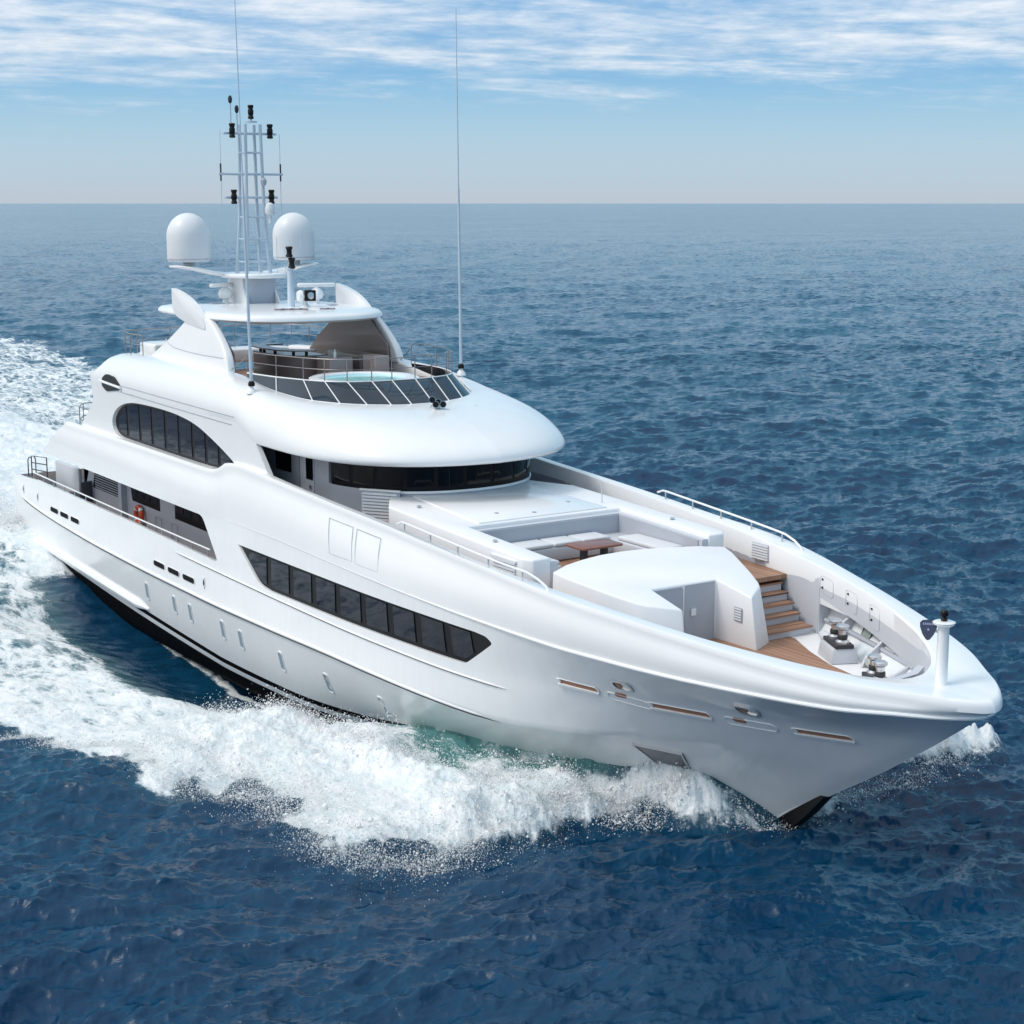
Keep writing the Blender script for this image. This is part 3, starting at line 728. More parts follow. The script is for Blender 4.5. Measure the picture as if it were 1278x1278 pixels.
# gutter rails on the shoulder
def shoulder(x, z):
    """half-breadth of the roof shoulder at x, z"""
    i = int(np.argmin(np.abs(rim[:, 0]-x))); pr = RV[i][4:26]
    return float(np.interp(z, pr[::-1, 2], np.abs(pr[::-1, 1])))
for z0, z1, xa, xb in ((7.16, 7.07, -12.6, -2.7), (6.95, 6.84, -12.2, -2.9)):
    xs = np.linspace(xa, xb, 40)
    pts = [(x, -(shoulder(x, z0+(z1-z0)*k/39)+.004), z0+(z1-z0)*k/39) for k, x in enumerate(xs)]
    MB().tube(pts, .016, 6).build('gutter_rail', M_grey, roof_o)
# engine air intake with a white bar, aft on the shoulder
y0 = shoulder(-12.4, 7.1)
o = rounded([(-13.35, 7.0), (-12.9, 6.84), (-11.75, 6.98), (-11.6, 7.14), (-12.2, 7.38), (-12.9, 7.42), (-13.3, 7.26)], .12, 3)
vt = MB().slab(o, -(y0+.03), -(y0-.25)).build('air_intake', M_black, roof_o)
MB().tube([(-13.45, -(y0+.06), 7.16), (-11.5, -(y0+.05), 7.08)], .045, 8).build('intake_bar', M_white, vt)
# bridge deck floor, flybridge sole
inner = [(p[0]-.0, -(p[1]-.15)) for p in inn]
MB().prism([(x, y) for x, y in inner]+[(x, -y) for x, y in inner[::-1]][1:], 7.05, 7.2).build('flybridge_sole', M_teak, yacht)
MB().prism([(-15.0, -3.85), (-1.5, -3.85), (-1.5, 3.85), (-15.0, 3.85)], 5.0, 5.1).build('upper_deck_floor', M_deckw, yacht)
MB().prism([(-18.6, -3.95), (-3.0, -4.2), (-3.0, 4.2), (-18.6, 3.95)], 4.03, 4.12).build('deckhead', M_satin, yacht)

# ------------------------------------------------------------------ wheelhouse under the brow
WH = [(-4.5, 2.98), (-.2, 2.98), (1.1, 2.95), (1.95, 2.74), (2.65, 2.40), (3.18, 1.95), (3.55, 1.36), (3.76, .7), (3.83, 0)]
whp = resamp(np.array(WH), 49)
def wall_band(name, i0, i1, z0, z1, off0, off1, material, parent, thick=.08, both=True):
    path = np.concatenate([whp*np.array([1, -1]), (whp[::-1][1:])])
    T = np.gradient(path, axis=0); T /= np.linalg.norm(T, axis=1, keepdims=True); Nn = np.stack([T[:, 1], -T[:, 0]], 1)
    sgn = np.sign((Nn*(path-np.array([-2, 0]))).sum(1)); Nn *= sgn[:, None]
    i1 = min(i1, len(path)); P = []
    for i in range(i0, i1):
        a = path[i]+Nn[i]*off0; b = path[i]+Nn[i]*off1; a2 = path[i]+Nn[i]*(off0-thick); b2 = path[i]+Nn[i]*(off1-thick)
        P.append([(*a, z0), (*b, z1), (*b2, z1), (*a2, z0)])
    v, f = grid(np.array(P), closed_v=True); k = len(P)
    f += [(0, 1, 2, 3), (len(v)-1, len(v)-2, len(v)-3, len(v)-4)]
    return pymesh(name, v, f, material, parent, 30)
NW = 97
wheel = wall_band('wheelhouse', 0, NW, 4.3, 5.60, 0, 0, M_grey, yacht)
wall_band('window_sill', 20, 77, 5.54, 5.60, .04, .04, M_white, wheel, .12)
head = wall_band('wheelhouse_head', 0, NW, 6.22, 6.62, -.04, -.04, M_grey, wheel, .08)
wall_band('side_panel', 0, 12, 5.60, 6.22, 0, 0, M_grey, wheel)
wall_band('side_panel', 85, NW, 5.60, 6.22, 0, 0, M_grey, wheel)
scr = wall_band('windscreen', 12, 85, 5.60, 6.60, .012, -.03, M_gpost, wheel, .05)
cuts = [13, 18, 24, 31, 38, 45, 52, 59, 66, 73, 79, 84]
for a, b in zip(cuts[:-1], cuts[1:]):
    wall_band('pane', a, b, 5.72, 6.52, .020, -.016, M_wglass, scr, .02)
# side door, windows and louvers of the wheelhouse (starboard and port)
for sg in (-1, 1):
    y = sg*2.995
    d = MB().box((-.28, y, 5.3), (.82, .03, 1.82)).build('wheelhouse_door', M_satin, wheel)
    MB().box((-.1, y+sg*.022, 5.86), (.40, .02, .62)).build('door_window', M_wglass, d)
    MB().box((-.02, y+sg*.03, 5.35), (.12, .04, .10)).build('door_handle', M_steel, d)
    MB().box((-1.75, y+sg*.01, 5.86), (.95, .02, .55)).build('side_window', M_wglass, wheel)
    MB().tube([(-.75, y, 4.4), (-.75, y, 6.2)], .012, 6).build('door_seam', M_groove, d)
    me = MB()
    for k in range(9): me.box((2.82, sg*2.45, 4.84+k*.085), (1.0, .06, .055), rz=-sg*.62)
    lv = MB().box((2.80, sg*2.42, 5.18), (1.12, .03, .82), rz=-sg*.62).build('louver', M_pylon, wheel)
    me_o = me.build('louver_slats', M_louver, lv)
    fr_o = MB().box((2.82, sg*2.44, 5.62), (1.16, .06, .05), rz=-sg*.62).box((2.82, sg*2.44, 4.78), (1.16, .06, .05), rz=-sg*.62).build('louver_frame', M_white, lv)
    if sg > 0: drop([o for o in (me_o, fr_o, lv)])
    # bulkhead closing the wing passage aft
    MB().prism([(-4.0, sg*2.85), (-3.9, sg*2.85), (-1.9, sg*3.9), (-2.0, sg*3.95)], 4.3, 6.55).build('wing_bulkhead', M_grey, wheel)

# ------------------------------------------------------------------ foredeck: trunk with sunken lounge, deck house, steps, mooring gear
zt_ = lambda x, y=0: 5.50-.040*(x-2.5)
trunk_poly = [(2.4, -1.9), (4.1, -2.9), (7, -2.93), (10.25, -2.93), (10.45, -2.78), (10.45, -2.3), (6.95, -2.3), (6.95, 2.3), (10.45, 2.3), (10.45, 2.78), (10.25, 2.93), (7, 2.93), (4.1, 2.9), (2.4, 1.9)]
trunk = MB().prism(trunk_poly, 4.35, zt_).build('coach_roof', M_deckw, yacht, bevel=.05, seg=3)
ledge = [(6.95, -2.3), (10.42, -2.3), (10.42, -2.12), (7.13, -2.12), (7.13, 2.12), (10.42, 2.12), (10.42, 2.3), (6.95, 2.3)]
MB().prism(ledge, 4.4, lambda x, y: zt_(x)-.10).build('lounge_coaming', M_satin, trunk)
MB().prism([(2.6, -1.35), (3.4, -1.78), (6.86, -1.95), (6.86, 1.95), (3.4, 1.78), (2.6, 1.35)], lambda x, y: zt_(x)-.02, lambda x, y: zt_(x)+.035).build('raised_panel', M_white, trunk, bevel=.02)
for x, y in ((6.2, -1.0), (6.55, -.1), (5.9, 1.4), (8.6, -2.6), (4.6, -2.3), (8.7, 2.6)):
    MB().lathe((x, y, zt_(x)+.02), [(.06, 0), (.06, .025), (.035, .035)], 12).build('deck_fitting', M_steel, trunk)
MB().tube([(6.3, 2.2, zt_(6.3)), (6.3, 2.2, zt_(6.3)+.5)], .018, 6).build('flag_socket', M_steel, trunk)
for sg in (-1, 1):
    lv = MB()
    for k in range(5): lv.box((9.5, sg*2.96, 4.72+k*.075), (.95, .04, .04))
    lv.box((9.5, sg*2.955, 4.65), (1.03, .05, .05)).box((9.5, sg*2.955, 5.07), (1.03, .05, .05)).build('vent_grille', M_louver, trunk)
for pts in ([(7.131, -2.11), (7.16, -2.11), (7.16, 2.11), (7.131, 2.11)], [(7.17, -2.119), (10.3, -2.119), (10.3, -2.09), (7.17, -2.09)], [(7.17, 2.09), (10.3, 2.09), (10.3, 2.119), (7.17, 2.119)]):
    MB().prism(pts, 4.42, lambda x, y: zt_(x)-.13).build('recess_shade_sheet', M_grey, trunk)  # added thin grey sheets that put shade on the lounge recess walls
seat = MB().prism([(7.13, -2.12), (9.6, -2.12), (9.6, -1.4), (7.9, -1.35), (7.9, 1.35), (9.9, 1.4), (9.9, 2.12), (7.13, 2.12)], 4.4, 4.74).build('lounge_bench', M_satin, trunk, bevel=.03)
def pad(name, x0, x1, y0, y1, z0, h, parent, material, grp=None):
    return MB().box(((x0+x1)/2, (y0+y1)/2, z0+h/2), (x1-x0, y1-y0, h)).build(name, material, parent, bevel=min(.05, h*.4), seg=3)
for y0, y1 in ((-1.3, -.45), (-.4, .4), (.45, 1.3)): pad('seat_cushion', 7.2, 7.9, y0, y1, 4.745, .10, seat, M_cush)
pad('seat_cushion', 8.0, 9.55, -2.08, -1.42, 4.745, .10, seat, M_cush); pad('seat_cushion', 8.0, 9.8, 1.42, 2.08, 4.745, .10, seat, M_cush)
pad('lounge_step', 9.65, 10.35, -2.1, -1.35, 4.4, .22, trunk, M_satin)
tb = MB().prism(rounded([(8.55, -.62), (9.35, -.62), (9.35, .62), (8.55, .62)], .12, 4), 4.93, 4.98).build('lounge_table', M_teakt, None, bevel=.01)
tag(tb, 'varnished wooden table in the sunken white lounge on the foredeck', 'table')
MB().box((8.95, -.3, 4.66), (.18, .12, .54)).box((8.95, .3, 4.66), (.18, .12, .54)).box((8.95, 0, 4.42), (.5, .9, .05)).build('pedestal', M_seal, tb, bevel=.01)

hz = lambda x: min(4.97, 4.95-.193*(x-10.8))
topl = [(10.8, -2.5), (10.45, -1.9), (10.2, -1.3), (10.02, -.65), (9.96, 0), (10.02, .65), (10.2, 1.3), (10.45, 1.9), (10.8, 2.5), (11.2, 2.42), (11.8, 2.2), (12.4, 1.97), (12.85, 1.76), (13.05, 1.62), (13.5, .98), (12.35, .93), (12.35, -.93), (13.5, -.98), (13.05, -1.62), (12.85, -1.76), (12.4, -1.97), (11.8, -2.2), (11.2, -2.42)]
def base_of(p):
    x, y = p
    if abs(y) < .99 and x > 12: return (x if x < 13 else 13.72, y)
    if x > 12.6: return (x+.28, y*1.05)
    return (x+.03, y*1.03)
botl = [base_of(p) for p in topl]
n = len(topl)
V = [(x, y, hz(x)) for x, y in topl]+[(x, y, 3.2) for x, y in botl]
F = [tuple(range(n)), tuple(range(n, 2*n))[::-1]]+[(i, n+i, n+(i+1) % n, (i+1) % n) for i in range(n)]
house = MB().add(V, F).build('foredeck_house', M_deckw, yacht, bevel=.04, seg=3)
d = MB().box((12.362, -.48, 3.93), (.02, .80, 1.34)).build('store_door', M_grey, house)
MB().box((12.375, -.10, 3.95), (.03, .10, .12)).build('door_handle', M_white, d)
MB().tube([(12.37, -.90, 3.3), (12.37, -.90, 4.55), (12.37, -.06, 4.55), (12.37, -.06, 3.3)], .008, 4).build('door_seam', M_groove, d)
MB().box((12.36, .45, 3.93), (.015, .86, 1.36)).build('bulkhead_panel', M_grey, house)
MB().box((12.39, .25, 3.98), (.03, .13, .16)).build('switch_plate', M_white, house)
lv = MB().box((13.1, .938, 3.98), (.26, .012, .32)).build('vent_grille', M_grey, house)
sl = MB()
for k in range(5): sl.box((13.1, .925, 3.86+k*.06), (.24, .02, .022))
sl.build('grille_slats', M_white, lv)
# companionway steps down to the mooring deck, both sides
for sg in (-1, 1):
    fl = None
    for k in range(6):
        z = 4.39-.19*(k+1) if k < 5 else 3.44
        x = 11.80+.25*k; yo = min(yi_(x), hull_y(x, 3.4))-.16; yb = 1.75
        if k == 0: fl = MB().box((x+.02, sg*(yb+yo)/2, (3.2+z-.03)/2), (.26, yo-yb, z-.03-3.2)).build('deck_steps', M_satin, yacht)
        else: MB().box((x+.02, sg*(yb+yo)/2, (3.2+z-.03)/2), (.25, yo-yb, z-.03-3.2)).build('riser', M_satin, fl)
        MB().box((x+.05, sg*(yb+yo)/2, z-.012), (.29, yo-yb+.02, .036)).build('tread', M_tread, fl)
# windlasses
def windlass(x, y, rz, h, box_):
    w = MB()
    w.box((x, y, 3.26+h/2), (.95, .62, h), rz=rz, taper=.86)
    o = w.build('windlass', M_satin if box_ else M_seal, yacht, bevel=.02)
    MB().box((x, y, 3.26+h+.04), (.86, .42, .09), rz=rz).build('bed_plate', M_seal, o, bevel=.02)
    for k in (-1, 1):
        cx, cy = x+k*.24*math.cos(rz), y+k*.24*math.sin(rz)
        MB().lathe((cx, cy, 3.26+h+.08), [(.15, 0), (.15, .05), (.10, .09), (.085, .22), (.10, .30), (.145, .34), (.145, .39), (.10, .42)], 20).build('capstan', M_steel, o)
        MB().lathe((cx, cy, 3.26+h+.16), [(.098, 0), (.112, .03), (.112, .09), (.098, .12)], 20).build('rope_drum', M_seal, o)
    return o
windlass(15.1, 2.08, -.45, .32, True); windlass(17.05, 1.25, -.55, .10, False)
# mirror pair on the starboard side, hidden from ahead by the bulwark
# jackstaff post with lantern and shield badge
js = MB().lathe((19.85, 0, 4.05), [(.14, 0), (.14, .03), (.115, .05), (.105, 1.25), (.20, 1.30), (.21, 1.34), (.16, 1.36)], 24).build('jackstaff', M_white, yacht)
MB().lathe((19.85, 0, 5.41), [(.055, 0), (.07, .04), (.045, .07), (.07, .10), (.075, .17), (.05, .21)], 14).build('bow_light', M_black, js)
def shield():
    c = Vector((19.66, -.20, 5.23)); nrm = Vector((.55, -.72, .40)).normalized()
    ax = Vector((.72, .62, 0)); ax = (ax-nrm*ax.dot(nrm)).normalized(); up = nrm.cross(ax)
    if up.z < 0: up = -up
    o = [(q*.92, w*.92) for q, w in [(-.17, .14), (-.12, .19), (0, .205), (.12, .19), (.17, .14), (.165, .05), (.11, -.10), (.04, -.20), (0, -.215), (-.04, -.20), (-.11, -.10), (-.165, .05)]]
    def ext(pts, d0, d1):
        n = len(pts); V = [c+ax*a+up*b+nrm*d1 for a, b in pts]+[c+ax*a+up*b+nrm*d0 for a, b in pts]
        return MB().add(V, [tuple(range(n)), tuple(range(n, 2*n))[::-1]]+[(i, n+i, n+(i+1) % n, (i+1) % n) for i in range(n)])
    s = ext(o, -.02, .02).build('bow_badge', M_navy, yacht)
    M_bl = mat('badge_mark', (.25, .33, .50), .3)
    m = MB()
    for k in range(7):
        a = -.10+k*.033; pts = [(a, .085), (a+.02, .085), (a+.02, .125), (a, .125)]
        e = ext(pts, .02, .024); m.add(e.V, e.F)
    m.build('badge_lettering', M_bl, s)
    ext([(0, .03), (.022, .0), (0, -.03), (-.022, 0)], .02, .024).build('badge_diamond', M_bl, s)
    MB().tube([c-nrm*.02, Vector((19.85, -.02, 5.2))], .03, 8).build('badge_bracket', M_satin, s)
shield()
# bulwark handrails
for sg in (-1, 1):
    m = MB(); pts = []
    def yc(x): return sg*(yi_(x)*.45+float(pchip(np.array(CAPO)[:, 0], np.array(CAPO)[:, 1], x))*.55)
    for x in np.linspace(6.4, 11.6, 24): pts.append((x, yc(x), zi_(x)+.04+.2*min(1, (x-6.3)/.5+.3)))
    pts += [(11.95, yc(11.95), zi_(11.95)+.19), (12.2, yc(12.2), zi_(12.2)+.10), (12.3, yc(12.3), zi_(12.3)-.02)]
    hr = m.tube(pts, .028, 8).build('bow_handrail', M_white, bulw)
    for x in (6.75, 7.9, 9.05, 10.25, 11.45):
        MB().tube([(x, yc(x), zi_(x)), (x, yc(x), zi_(x)+.23)], .02, 8).build('stanchion', M_steel, hr)
# vents on the inner port bulwark by the house
for sg in (-1, 1):
    x = 10.95; yl = sg*(min(yi_(x), 3.55)-.03)
    v = MB().box((x, yl, 4.72), (.6, .03, .40)).build('bulwark_vent', M_grey, bulw)
    g = MB()
    for k in range(6): g.box((x, yl-sg*.02, 4.56+k*.065), (.56, .04, .035))
    g.build('vent_slats', M_louver, v)

# ------------------------------------------------------------------ flybridge
GB = resamp(INN[4:], 57); GT = resamp(np.array([(-4.5, 2.78, 8.09), (-3.1, 2.70, 8.11), (-1.95, 2.48, 8.12), (-1.15, 2.2, 8.12), (-.62, 1.82, 8.12), (-.28, 1.2, 8.12), (-.15, .6, 8.12), (-.12, 0, 8.12)]), 57)
def full(P):
    a = P.copy(); a[:, 1] *= -1
    return np.concatenate([a, P[::-1][1:]])
GBf, GTf = full(GB), full(GT)
GBf = GBf+np.array([0, 0, -.01])
fs = empty('flybridge_screen'); fs.parent = yacht
nn = len(GBf); br = [0, 10, 19, 27, 35, 43, 51, 61, 69, 77, 85, 93, 102, nn-1]
def gp(i, k, off=0.0):
    a, b = GBf[i], GTf[i]; c = np.array([-2.6, 0, 0]); p = a+(b-a)*k; d = (a-c)*np.array([1, 1, 0]); d /= np.linalg.norm(d)
    return p+d*off
for a, b in zip(br[:-1], br[1:]):
    P = np.array([[gp(i, k, .0) for k in (0.0, 1.0)]+[gp(i, k, -.03) for k in (1.0, 0.0)] for i in range(a, b+1)])
    v, f = grid(P, closed_v=True); f += [(0, 1, 2, 3), (len(v)-1, len(v)-2, len(v)-3, len(v)-4)]
    pymesh('screen_pane', v, f, M_screen, fs, 30)
m = MB()
for i in br[1:-1]: m.tube([gp(i, 0, .012), gp(i, 1, .012)], .016, 6)
m.tube([gp(i, 1.0) for i in range(nn)], .022, 6); m.tube([gp(i, 0.0, .01) for i in range(nn)], .02, 6)
m.build('screen_frame', M_white, fs)
rl = empty('flybridge_rail'); rl.parent = yacht
for i in br:
    p = gp(i, 1.0); h = .62 if i not in (0, nn-1) else .5
    MB().tube([p, p+np.array([0, 0, h])], .017, 6).build('stanchion', M_rail, rl)
for h in (.62, .33):
    MB().tube([gp(i, 1.0)+np.array([0, 0, h if 0 < i < nn-1 else h*.8]) for i in range(nn)], .014 if h > .5 else .009, 6).build('top_rail' if h > .5 else 'mid_rail', M_rail, rl)
for sg in (-1, 1):
    a = np.array([-4.5, sg*2.78, 8.55]); MB().tube([a, (-5.4, sg*2.9, 8.1)], .014, 6).build('rail_end', M_rail, rl)
# aft flybridge rail
ar = empty('aft_rail'); ar.parent = yacht
path = [(-11.6, -3.25), (-12.6, -3.3), (-13.6, -3.1), (-14.1, -2.5), (-14.3, -1.2), (-14.35, 0), (-14.3, 1.2), (-14.1, 2.5), (-13.6, 3.1), (-12.6, 3.3), (-9.5, 3.2), (-7.2, 3.05)]
for h in (.72, .40): MB().tube([(x, y, 8.02+h) for x, y in path], .02 if h > .5 else .012, 6).build('top_rail' if h > .5 else 'mid_rail', M_rail, ar)
for x, y in path: MB().tube([(x, y, 7.9), (x, y, 8.74)], .017, 6).build('stanchion', M_rail, ar)
MB().prism([(-14.4, -2.2), (-13.4, -3.0), (-13.4, 3.0), (-14.4, 2.2)], 7.5, 7.98).build('aft_coaming', M_white, yacht, bevel=.08, seg=3)
MB().box((-13.2, -1.2, 7.9), (1.4, 2.6, .9)).build('aft_locker', M_white, yacht, bevel=.08, seg=3)
# hot tub
tub = MB().lathe((-2.45, 0, 7.2), [(1.55, 0), (1.6, .70), (1.62, .78), (1.55, .81), (1.28, .81), (1.22, .78), (1.18, .5), (.4, .45)], 56).build('hot_tub', M_white, yacht)
MB().lathe((-2.45, 0, 7.88), [(1.22, 0), (1.22, .06), (.2, .062)], 56).build('pool_water', M_pool, tub)
MB().prism([(-4.4, -2.6), (-1.6, -2.55), (-.7, -1.9), (-.7, 1.9), (-1.6, 2.55), (-4.4, 2.6)], 7.2, 7.78).build('tub_surround', mat('light_teak', (.42, .22, .10), .5, fn=teak_fn(R(90))), yacht)
# bar
bar = []
for k in range(13):
    a = R(-150+k*15); bar.append((-7.6+1.55*math.cos(a)*1.15, .35+.85*math.sin(a)))
bo = MB().prism([(-9.0, .75)]+[(-9.2+.25*k, -.42-.10*math.sin(k/8*math.pi)) for k in range(9)]+[(-6.85, -.25), (-6.55, .1), (-6.45, .6), (-6.6, .95)], 7.2, 8.30).build('bar_counter', M_brown, yacht)
tp = MB().prism([(-9.5, .55), (-9.3, -.55), (-8, -.70), (-7.0, -.62), (-6.4, -.25), (-6.25, .3), (-6.5, .5), (-7.2, -.1), (-8.2, -.22), (-9.0, -.1), (-9.1, .6)], 8.44, 8.48).build('bar_top', M_brown, bo)
for x, y in ((-9.1, -.2), (-8.3, -.45), (-7.5, -.45), (-6.8, -.15), (-6.5, .15)): MB().lathe((x, y, 8.29), [(.05, 0), (.05, .16)], 10).build('top_post', M_black, bo)
MB().box((-5.75, .75, 7.75), (.9, .8, 1.1)).build('bar_cabinet', M_brownl, yacht, bevel=.02)
MB().box((-4.9, 1.75, 7.78), (.8, .5, 1.16)).build('bar_cabinet', M_brownl, yacht, bevel=.02)
MB().box((-6.8, 1.9, 7.76), (2.2, .6, 1.12)).build('bar_cabinet', M_brown, yacht, bevel=.02)
b = MB().lathe((-5.35, .55, 8.30), [(.04, 0), (.045, .02), (.045, .16), (.02, .2), (.02, .26)], 12).build('soap_bottle', M_white)
tag(b, 'small white bottle standing on the taupe cabinet behind the hot tub', 'bottle')
# radar arch legs with leaf shaped fins, hardtop
LEG = rounded([(-12.3, 7.85), (-11.44, 8.13), (-10.13, 8.69), (-9.16, 9.16), (-8.55, 9.5), (-7.0, 9.55), (-6.45, 9.27), (-5.9, 8.88), (-5.5, 8.50), (-5.3, 8.0)], [0, .3, .6, .6, .1, .1, .3, .3, .2, 0])
for sg in (-1, 1):
    n = len(LEG); V = []
    for x, z in LEG:
        k = (z-7.85)/1.7
        V.append((x, sg*(3.06-.14*k), z))
    for x, z in LEG:
        k = (z-7.85)/1.7
        V.append((x, sg*(2.78-.10*k), z))
    lg = MB().add(V, [tuple(range(n)), tuple(range(n, 2*n))[::-1]]+[(i, n+i, n+(i+1) % n, (i+1) % n) for i in range(n)]).build('arch_leg', M_white, yacht, bevel=.07, seg=4)
    pl = [(-11.2, 8.1), (-10.6, 8.55), (-9.5, 9.15), (-9.0, 9.45), (-7.0, 9.45), (-5.72, 8.55), (-5.62, 7.25), (-10.9, 7.25)]
    MB().slab(pl, sg*2.66, sg*2.62).build('leg_lining', M_brown, lg)
    MB().tube([(x, sg*(3.062-.14*(z-7.85)/1.7), z) for x, z in ((-10.25, 8.72), (-9.95, 8.58), (-9.5, 8.49), (-8.5, 8.44), (-7.2, 8.42), (-5.7, 8.44))], .014, 6).build('leg_crease', M_grey, lg)
    fin = rounded([(-9.62, 10.36), (-9.0, 10.28), (-8.3, 10.12), (-7.7, 9.88), (-7.2, 9.55), (-7.05, 9.2), (-7.6, 9.25), (-8.73, 9.36), (-9.37, 9.52), (-9.62, 9.72)], [.02, .3, .3, .3, .3, .1, .3, .3, .2, .2])
    n = len(fin); c = (-8.4, 9.75)
    V = [(x, sg*2.98, z) for x, z in fin]+[(x, sg*2.84, z) for x, z in fin]+[(c[0], sg*3.05, c[1]), (c[0], sg*2.77, c[1])]
    F = [(i, n+i, n+(i+1) % n, (i+1) % n) for i in range(n)]+[(i, (i+1) % n, 2*n) for i in range(n)]+[(n+(i+1) % n, n+i, 2*n+1) for i in range(n)]
    MB().add(V, F).build('arch_fin', M_white, yacht, 50)
HT = np.array([(-11.2, 0), (-11.25, 1.2), (-11.6, 2.0), (-11.75, 2.45), (-11.5, 2.72), (-10.4, 2.82), (-8.5, 2.88), (-7.1, 2.86), (-6.2, 2.68), (-5.5, 2.3), (-5.05, 1.75), (-4.8, 1.0), (-4.72, 0)])
hh = resamp(HT, 61)
def hardtop():
    prof = [(0, 9.50, .55), (0, 9.46, .86), (0, 9.48, .97), (0, 9.55, 1.0), (0, 9.63, .995), (0, 9.70, .97), (0, 9.745, .90), (0, 9.78, .6), (0, 9.80, .25)]
    cx, cy = -8.2, 0
    P = []
    for x, y in hh:
        P.append([(cx+(x-cx)*k, y*k, z-.05*((cx+(x-cx)*k)+8.2 > 0)*((cx+(x-cx)*k+8.2)/3.5)**2) for _, z, k in prof])
    P = np.array(P); Q = P.copy(); Q[:, :, 1] *= -1
    return np.concatenate([Q, P[::-1][1:]])
HV = hardtop(); hv2, hf2 = grid(HV, closed_u=False); npf = HV.shape[1]; nc = HV.shape[0]
hf2 = list(hf2)+[tuple(i*npf for i in range(nc)), tuple(i*npf+npf-1 for i in range(nc))[::-1]]
ht = pymesh('hardtop', hv2, hf2, M_white, yacht, 40, weld=True)
M_let = mat('faded_lettering', (.22, .17, .19), .5)
for k0, k1 in ((0, 8), (10, 14)):
    pts = [(-6.25+.05*k+(.06 if k % 2 else -.05), -1.0+.13*k, 9.796) for k in range(k0, k1)]
    MB().tube(pts, .028, 5).build('roof_lettering', M_let, ht)
MB().box((-10.2, -1.2, 9.80), (.4, .4, .015)).box((-7.5, 1.6, 9.80), (.3, .3, .015)).build('deck_hatch', M_grey, ht)
# pylon, dome platform, radomes
py = MB().prism([(-10.5, -.42), (-9.55, -.5), (-9.45, -.3), (-9.45, .42), (-9.55, .62), (-10.9, .5)], 9.75, 10.66).build('mast_pylon', M_pylon, yacht, bevel=.04)
for y in (-.52, .58): MB().slab([(-11.0, 9.78), (-9.2, 9.78), (-9.6, 10.3), (-9.65, 10.66), (-10.7, 10.66), (-10.8, 10.3)], y-.03, y+.03).build('pylon_bracket', M_white, py)
plat = []
for t in np.linspace(0, 2*math.pi, 48, endpoint=False):
    plat.append((-9.9+1.25*math.cos(t), 1.05*math.sin(t)))
pf = MB().prism(plat, 10.62, 10.76).build('mast_platform', M_white, yacht, bevel=.05, seg=3)
for sg in (-1, 1):
    V = []; F = []
    st = [(.7, 10.69, .70, .075), (1.3, 10.78, .58, .075), (1.87, 10.92, .50, .07), (2.4, 10.99, .36, .055), (2.62, 11.0, .16, .035)]
    seg = 16
    for y, z, w, h in st:
        for k in range(seg):
            a = 2*math.pi*k/seg; V.append((-10.5+w*math.cos(a), sg*y, z+h*math.sin(a)))
    for i in range(len(st)-1):
        for k in range(seg): F.append((i*seg+k, i*seg+(k+1) % seg, (i+1)*seg+(k+1) % seg, (i+1)*seg+k))
    F += [tuple(range(seg)), tuple(range((len(st)-1)*seg, len(st)*seg))[::-1]]
    MB().add(V, F).build('dome_arm', M_white, pf)
    prof = [(.22, -.12), (.22, 0), (.70, .02), (.755, .06), (.77, .12), (.775, .82)]+[(.775*math.cos(a), .82+.76*math.sin(a)) for a in np.linspace(.12, 1.54, 14)]; prof = [(r_*.90, h_) for r_, h_ in prof]
    dm = MB().lathe((-10.75, sg*1.88, 11.11), prof, 40).build('radome', M_radome, yacht, 50)
    MB().lathe((-10.75, sg*1.88, 11.21), [(.70, 0), (.70, .025)], 40).build('radome_seam', M_grey, dm)
# lattice mast
mast = empty('lattice_mast', (0, 0, 0)); mast.parent = yacht
legs = {}
zb_, zm_, zt2 = 10.75, 12.5, 15.35
def legp(kx, ky, z):
    h = np.interp(z, [zb_, zm_, zt2], [.42, .31, .26]); return (-9.95+kx*h*.9, ky*h+.02, z)
for kx in (-1, 1):
    for ky in (-1, 1):
        MB().tube([legp(kx, ky, z) for z in (zb_, 11.6, zm_, zt2)]+[legp(kx, ky, zt2+.14)], [.068, .062, .058, .055, .05], 8).build('mast_tube', M_mastp, mast)
for z in (11.12, 11.85, 12.55, 14.6): 
    m = MB()
    for a, b in (((-1, -1), (1, -1)), ((1, -1), (1, 1)), ((1, 1), (-1, 1)), ((-1, 1), (-1, -1))): m.tube([legp(*a, z), legp(*b, z)], .03, 6)
    m.build('mast_ring', M_mastp, mast)
def lantern(p, s=1.0):
    return MB().lathe(p, [(.09*s, -.26*s), (.12*s, -.22*s), (.085*s, -.12*s), (.11*s, -.06*s), (.11*s, .06*s), (.085*s, .12*s), (.12*s, .22*s), (.10*s, .26*s)], 14).build('signal_light', M_black, mast)
for z, w in ((15.2, .92), (13.92, 1.12), (13.18, .92)):
    MB().tube([(-9.9, -w, z), (-9.9, w, z)], .042, 8).tube([(-10.2, -w*.9, z), (-10.2, w*.9, z)], .03, 8).build('cross_yard', M_mastp, mast)
for z in (15.28, 13.2):
    for sg in (-1, 1): lantern((-9.8, sg*.66, z), .88)
lantern((-9.9, .05, 15.88), .85)
MB().lathe((-9.9, .05, 15.55), [(.2, 0), (.2, .04), (.03, .06), (.03, .2)], 14).build('light_bracket', M_mastp, mast)
for y, z0, z1 in ((-1.05, 12.6, 15.3), (1.05, 12.6, 15.2)): 
    MB().tube([(-9.9, y, z0), (-9.9, y*.99, z1)], [.012, .010], 6).build('whip', M_mastp, mast)
    MB().tube([(-9.9, y, 13.7), (-9.9, y, 14.25)], .028, 8).build('whip_base', M_seal, mast)
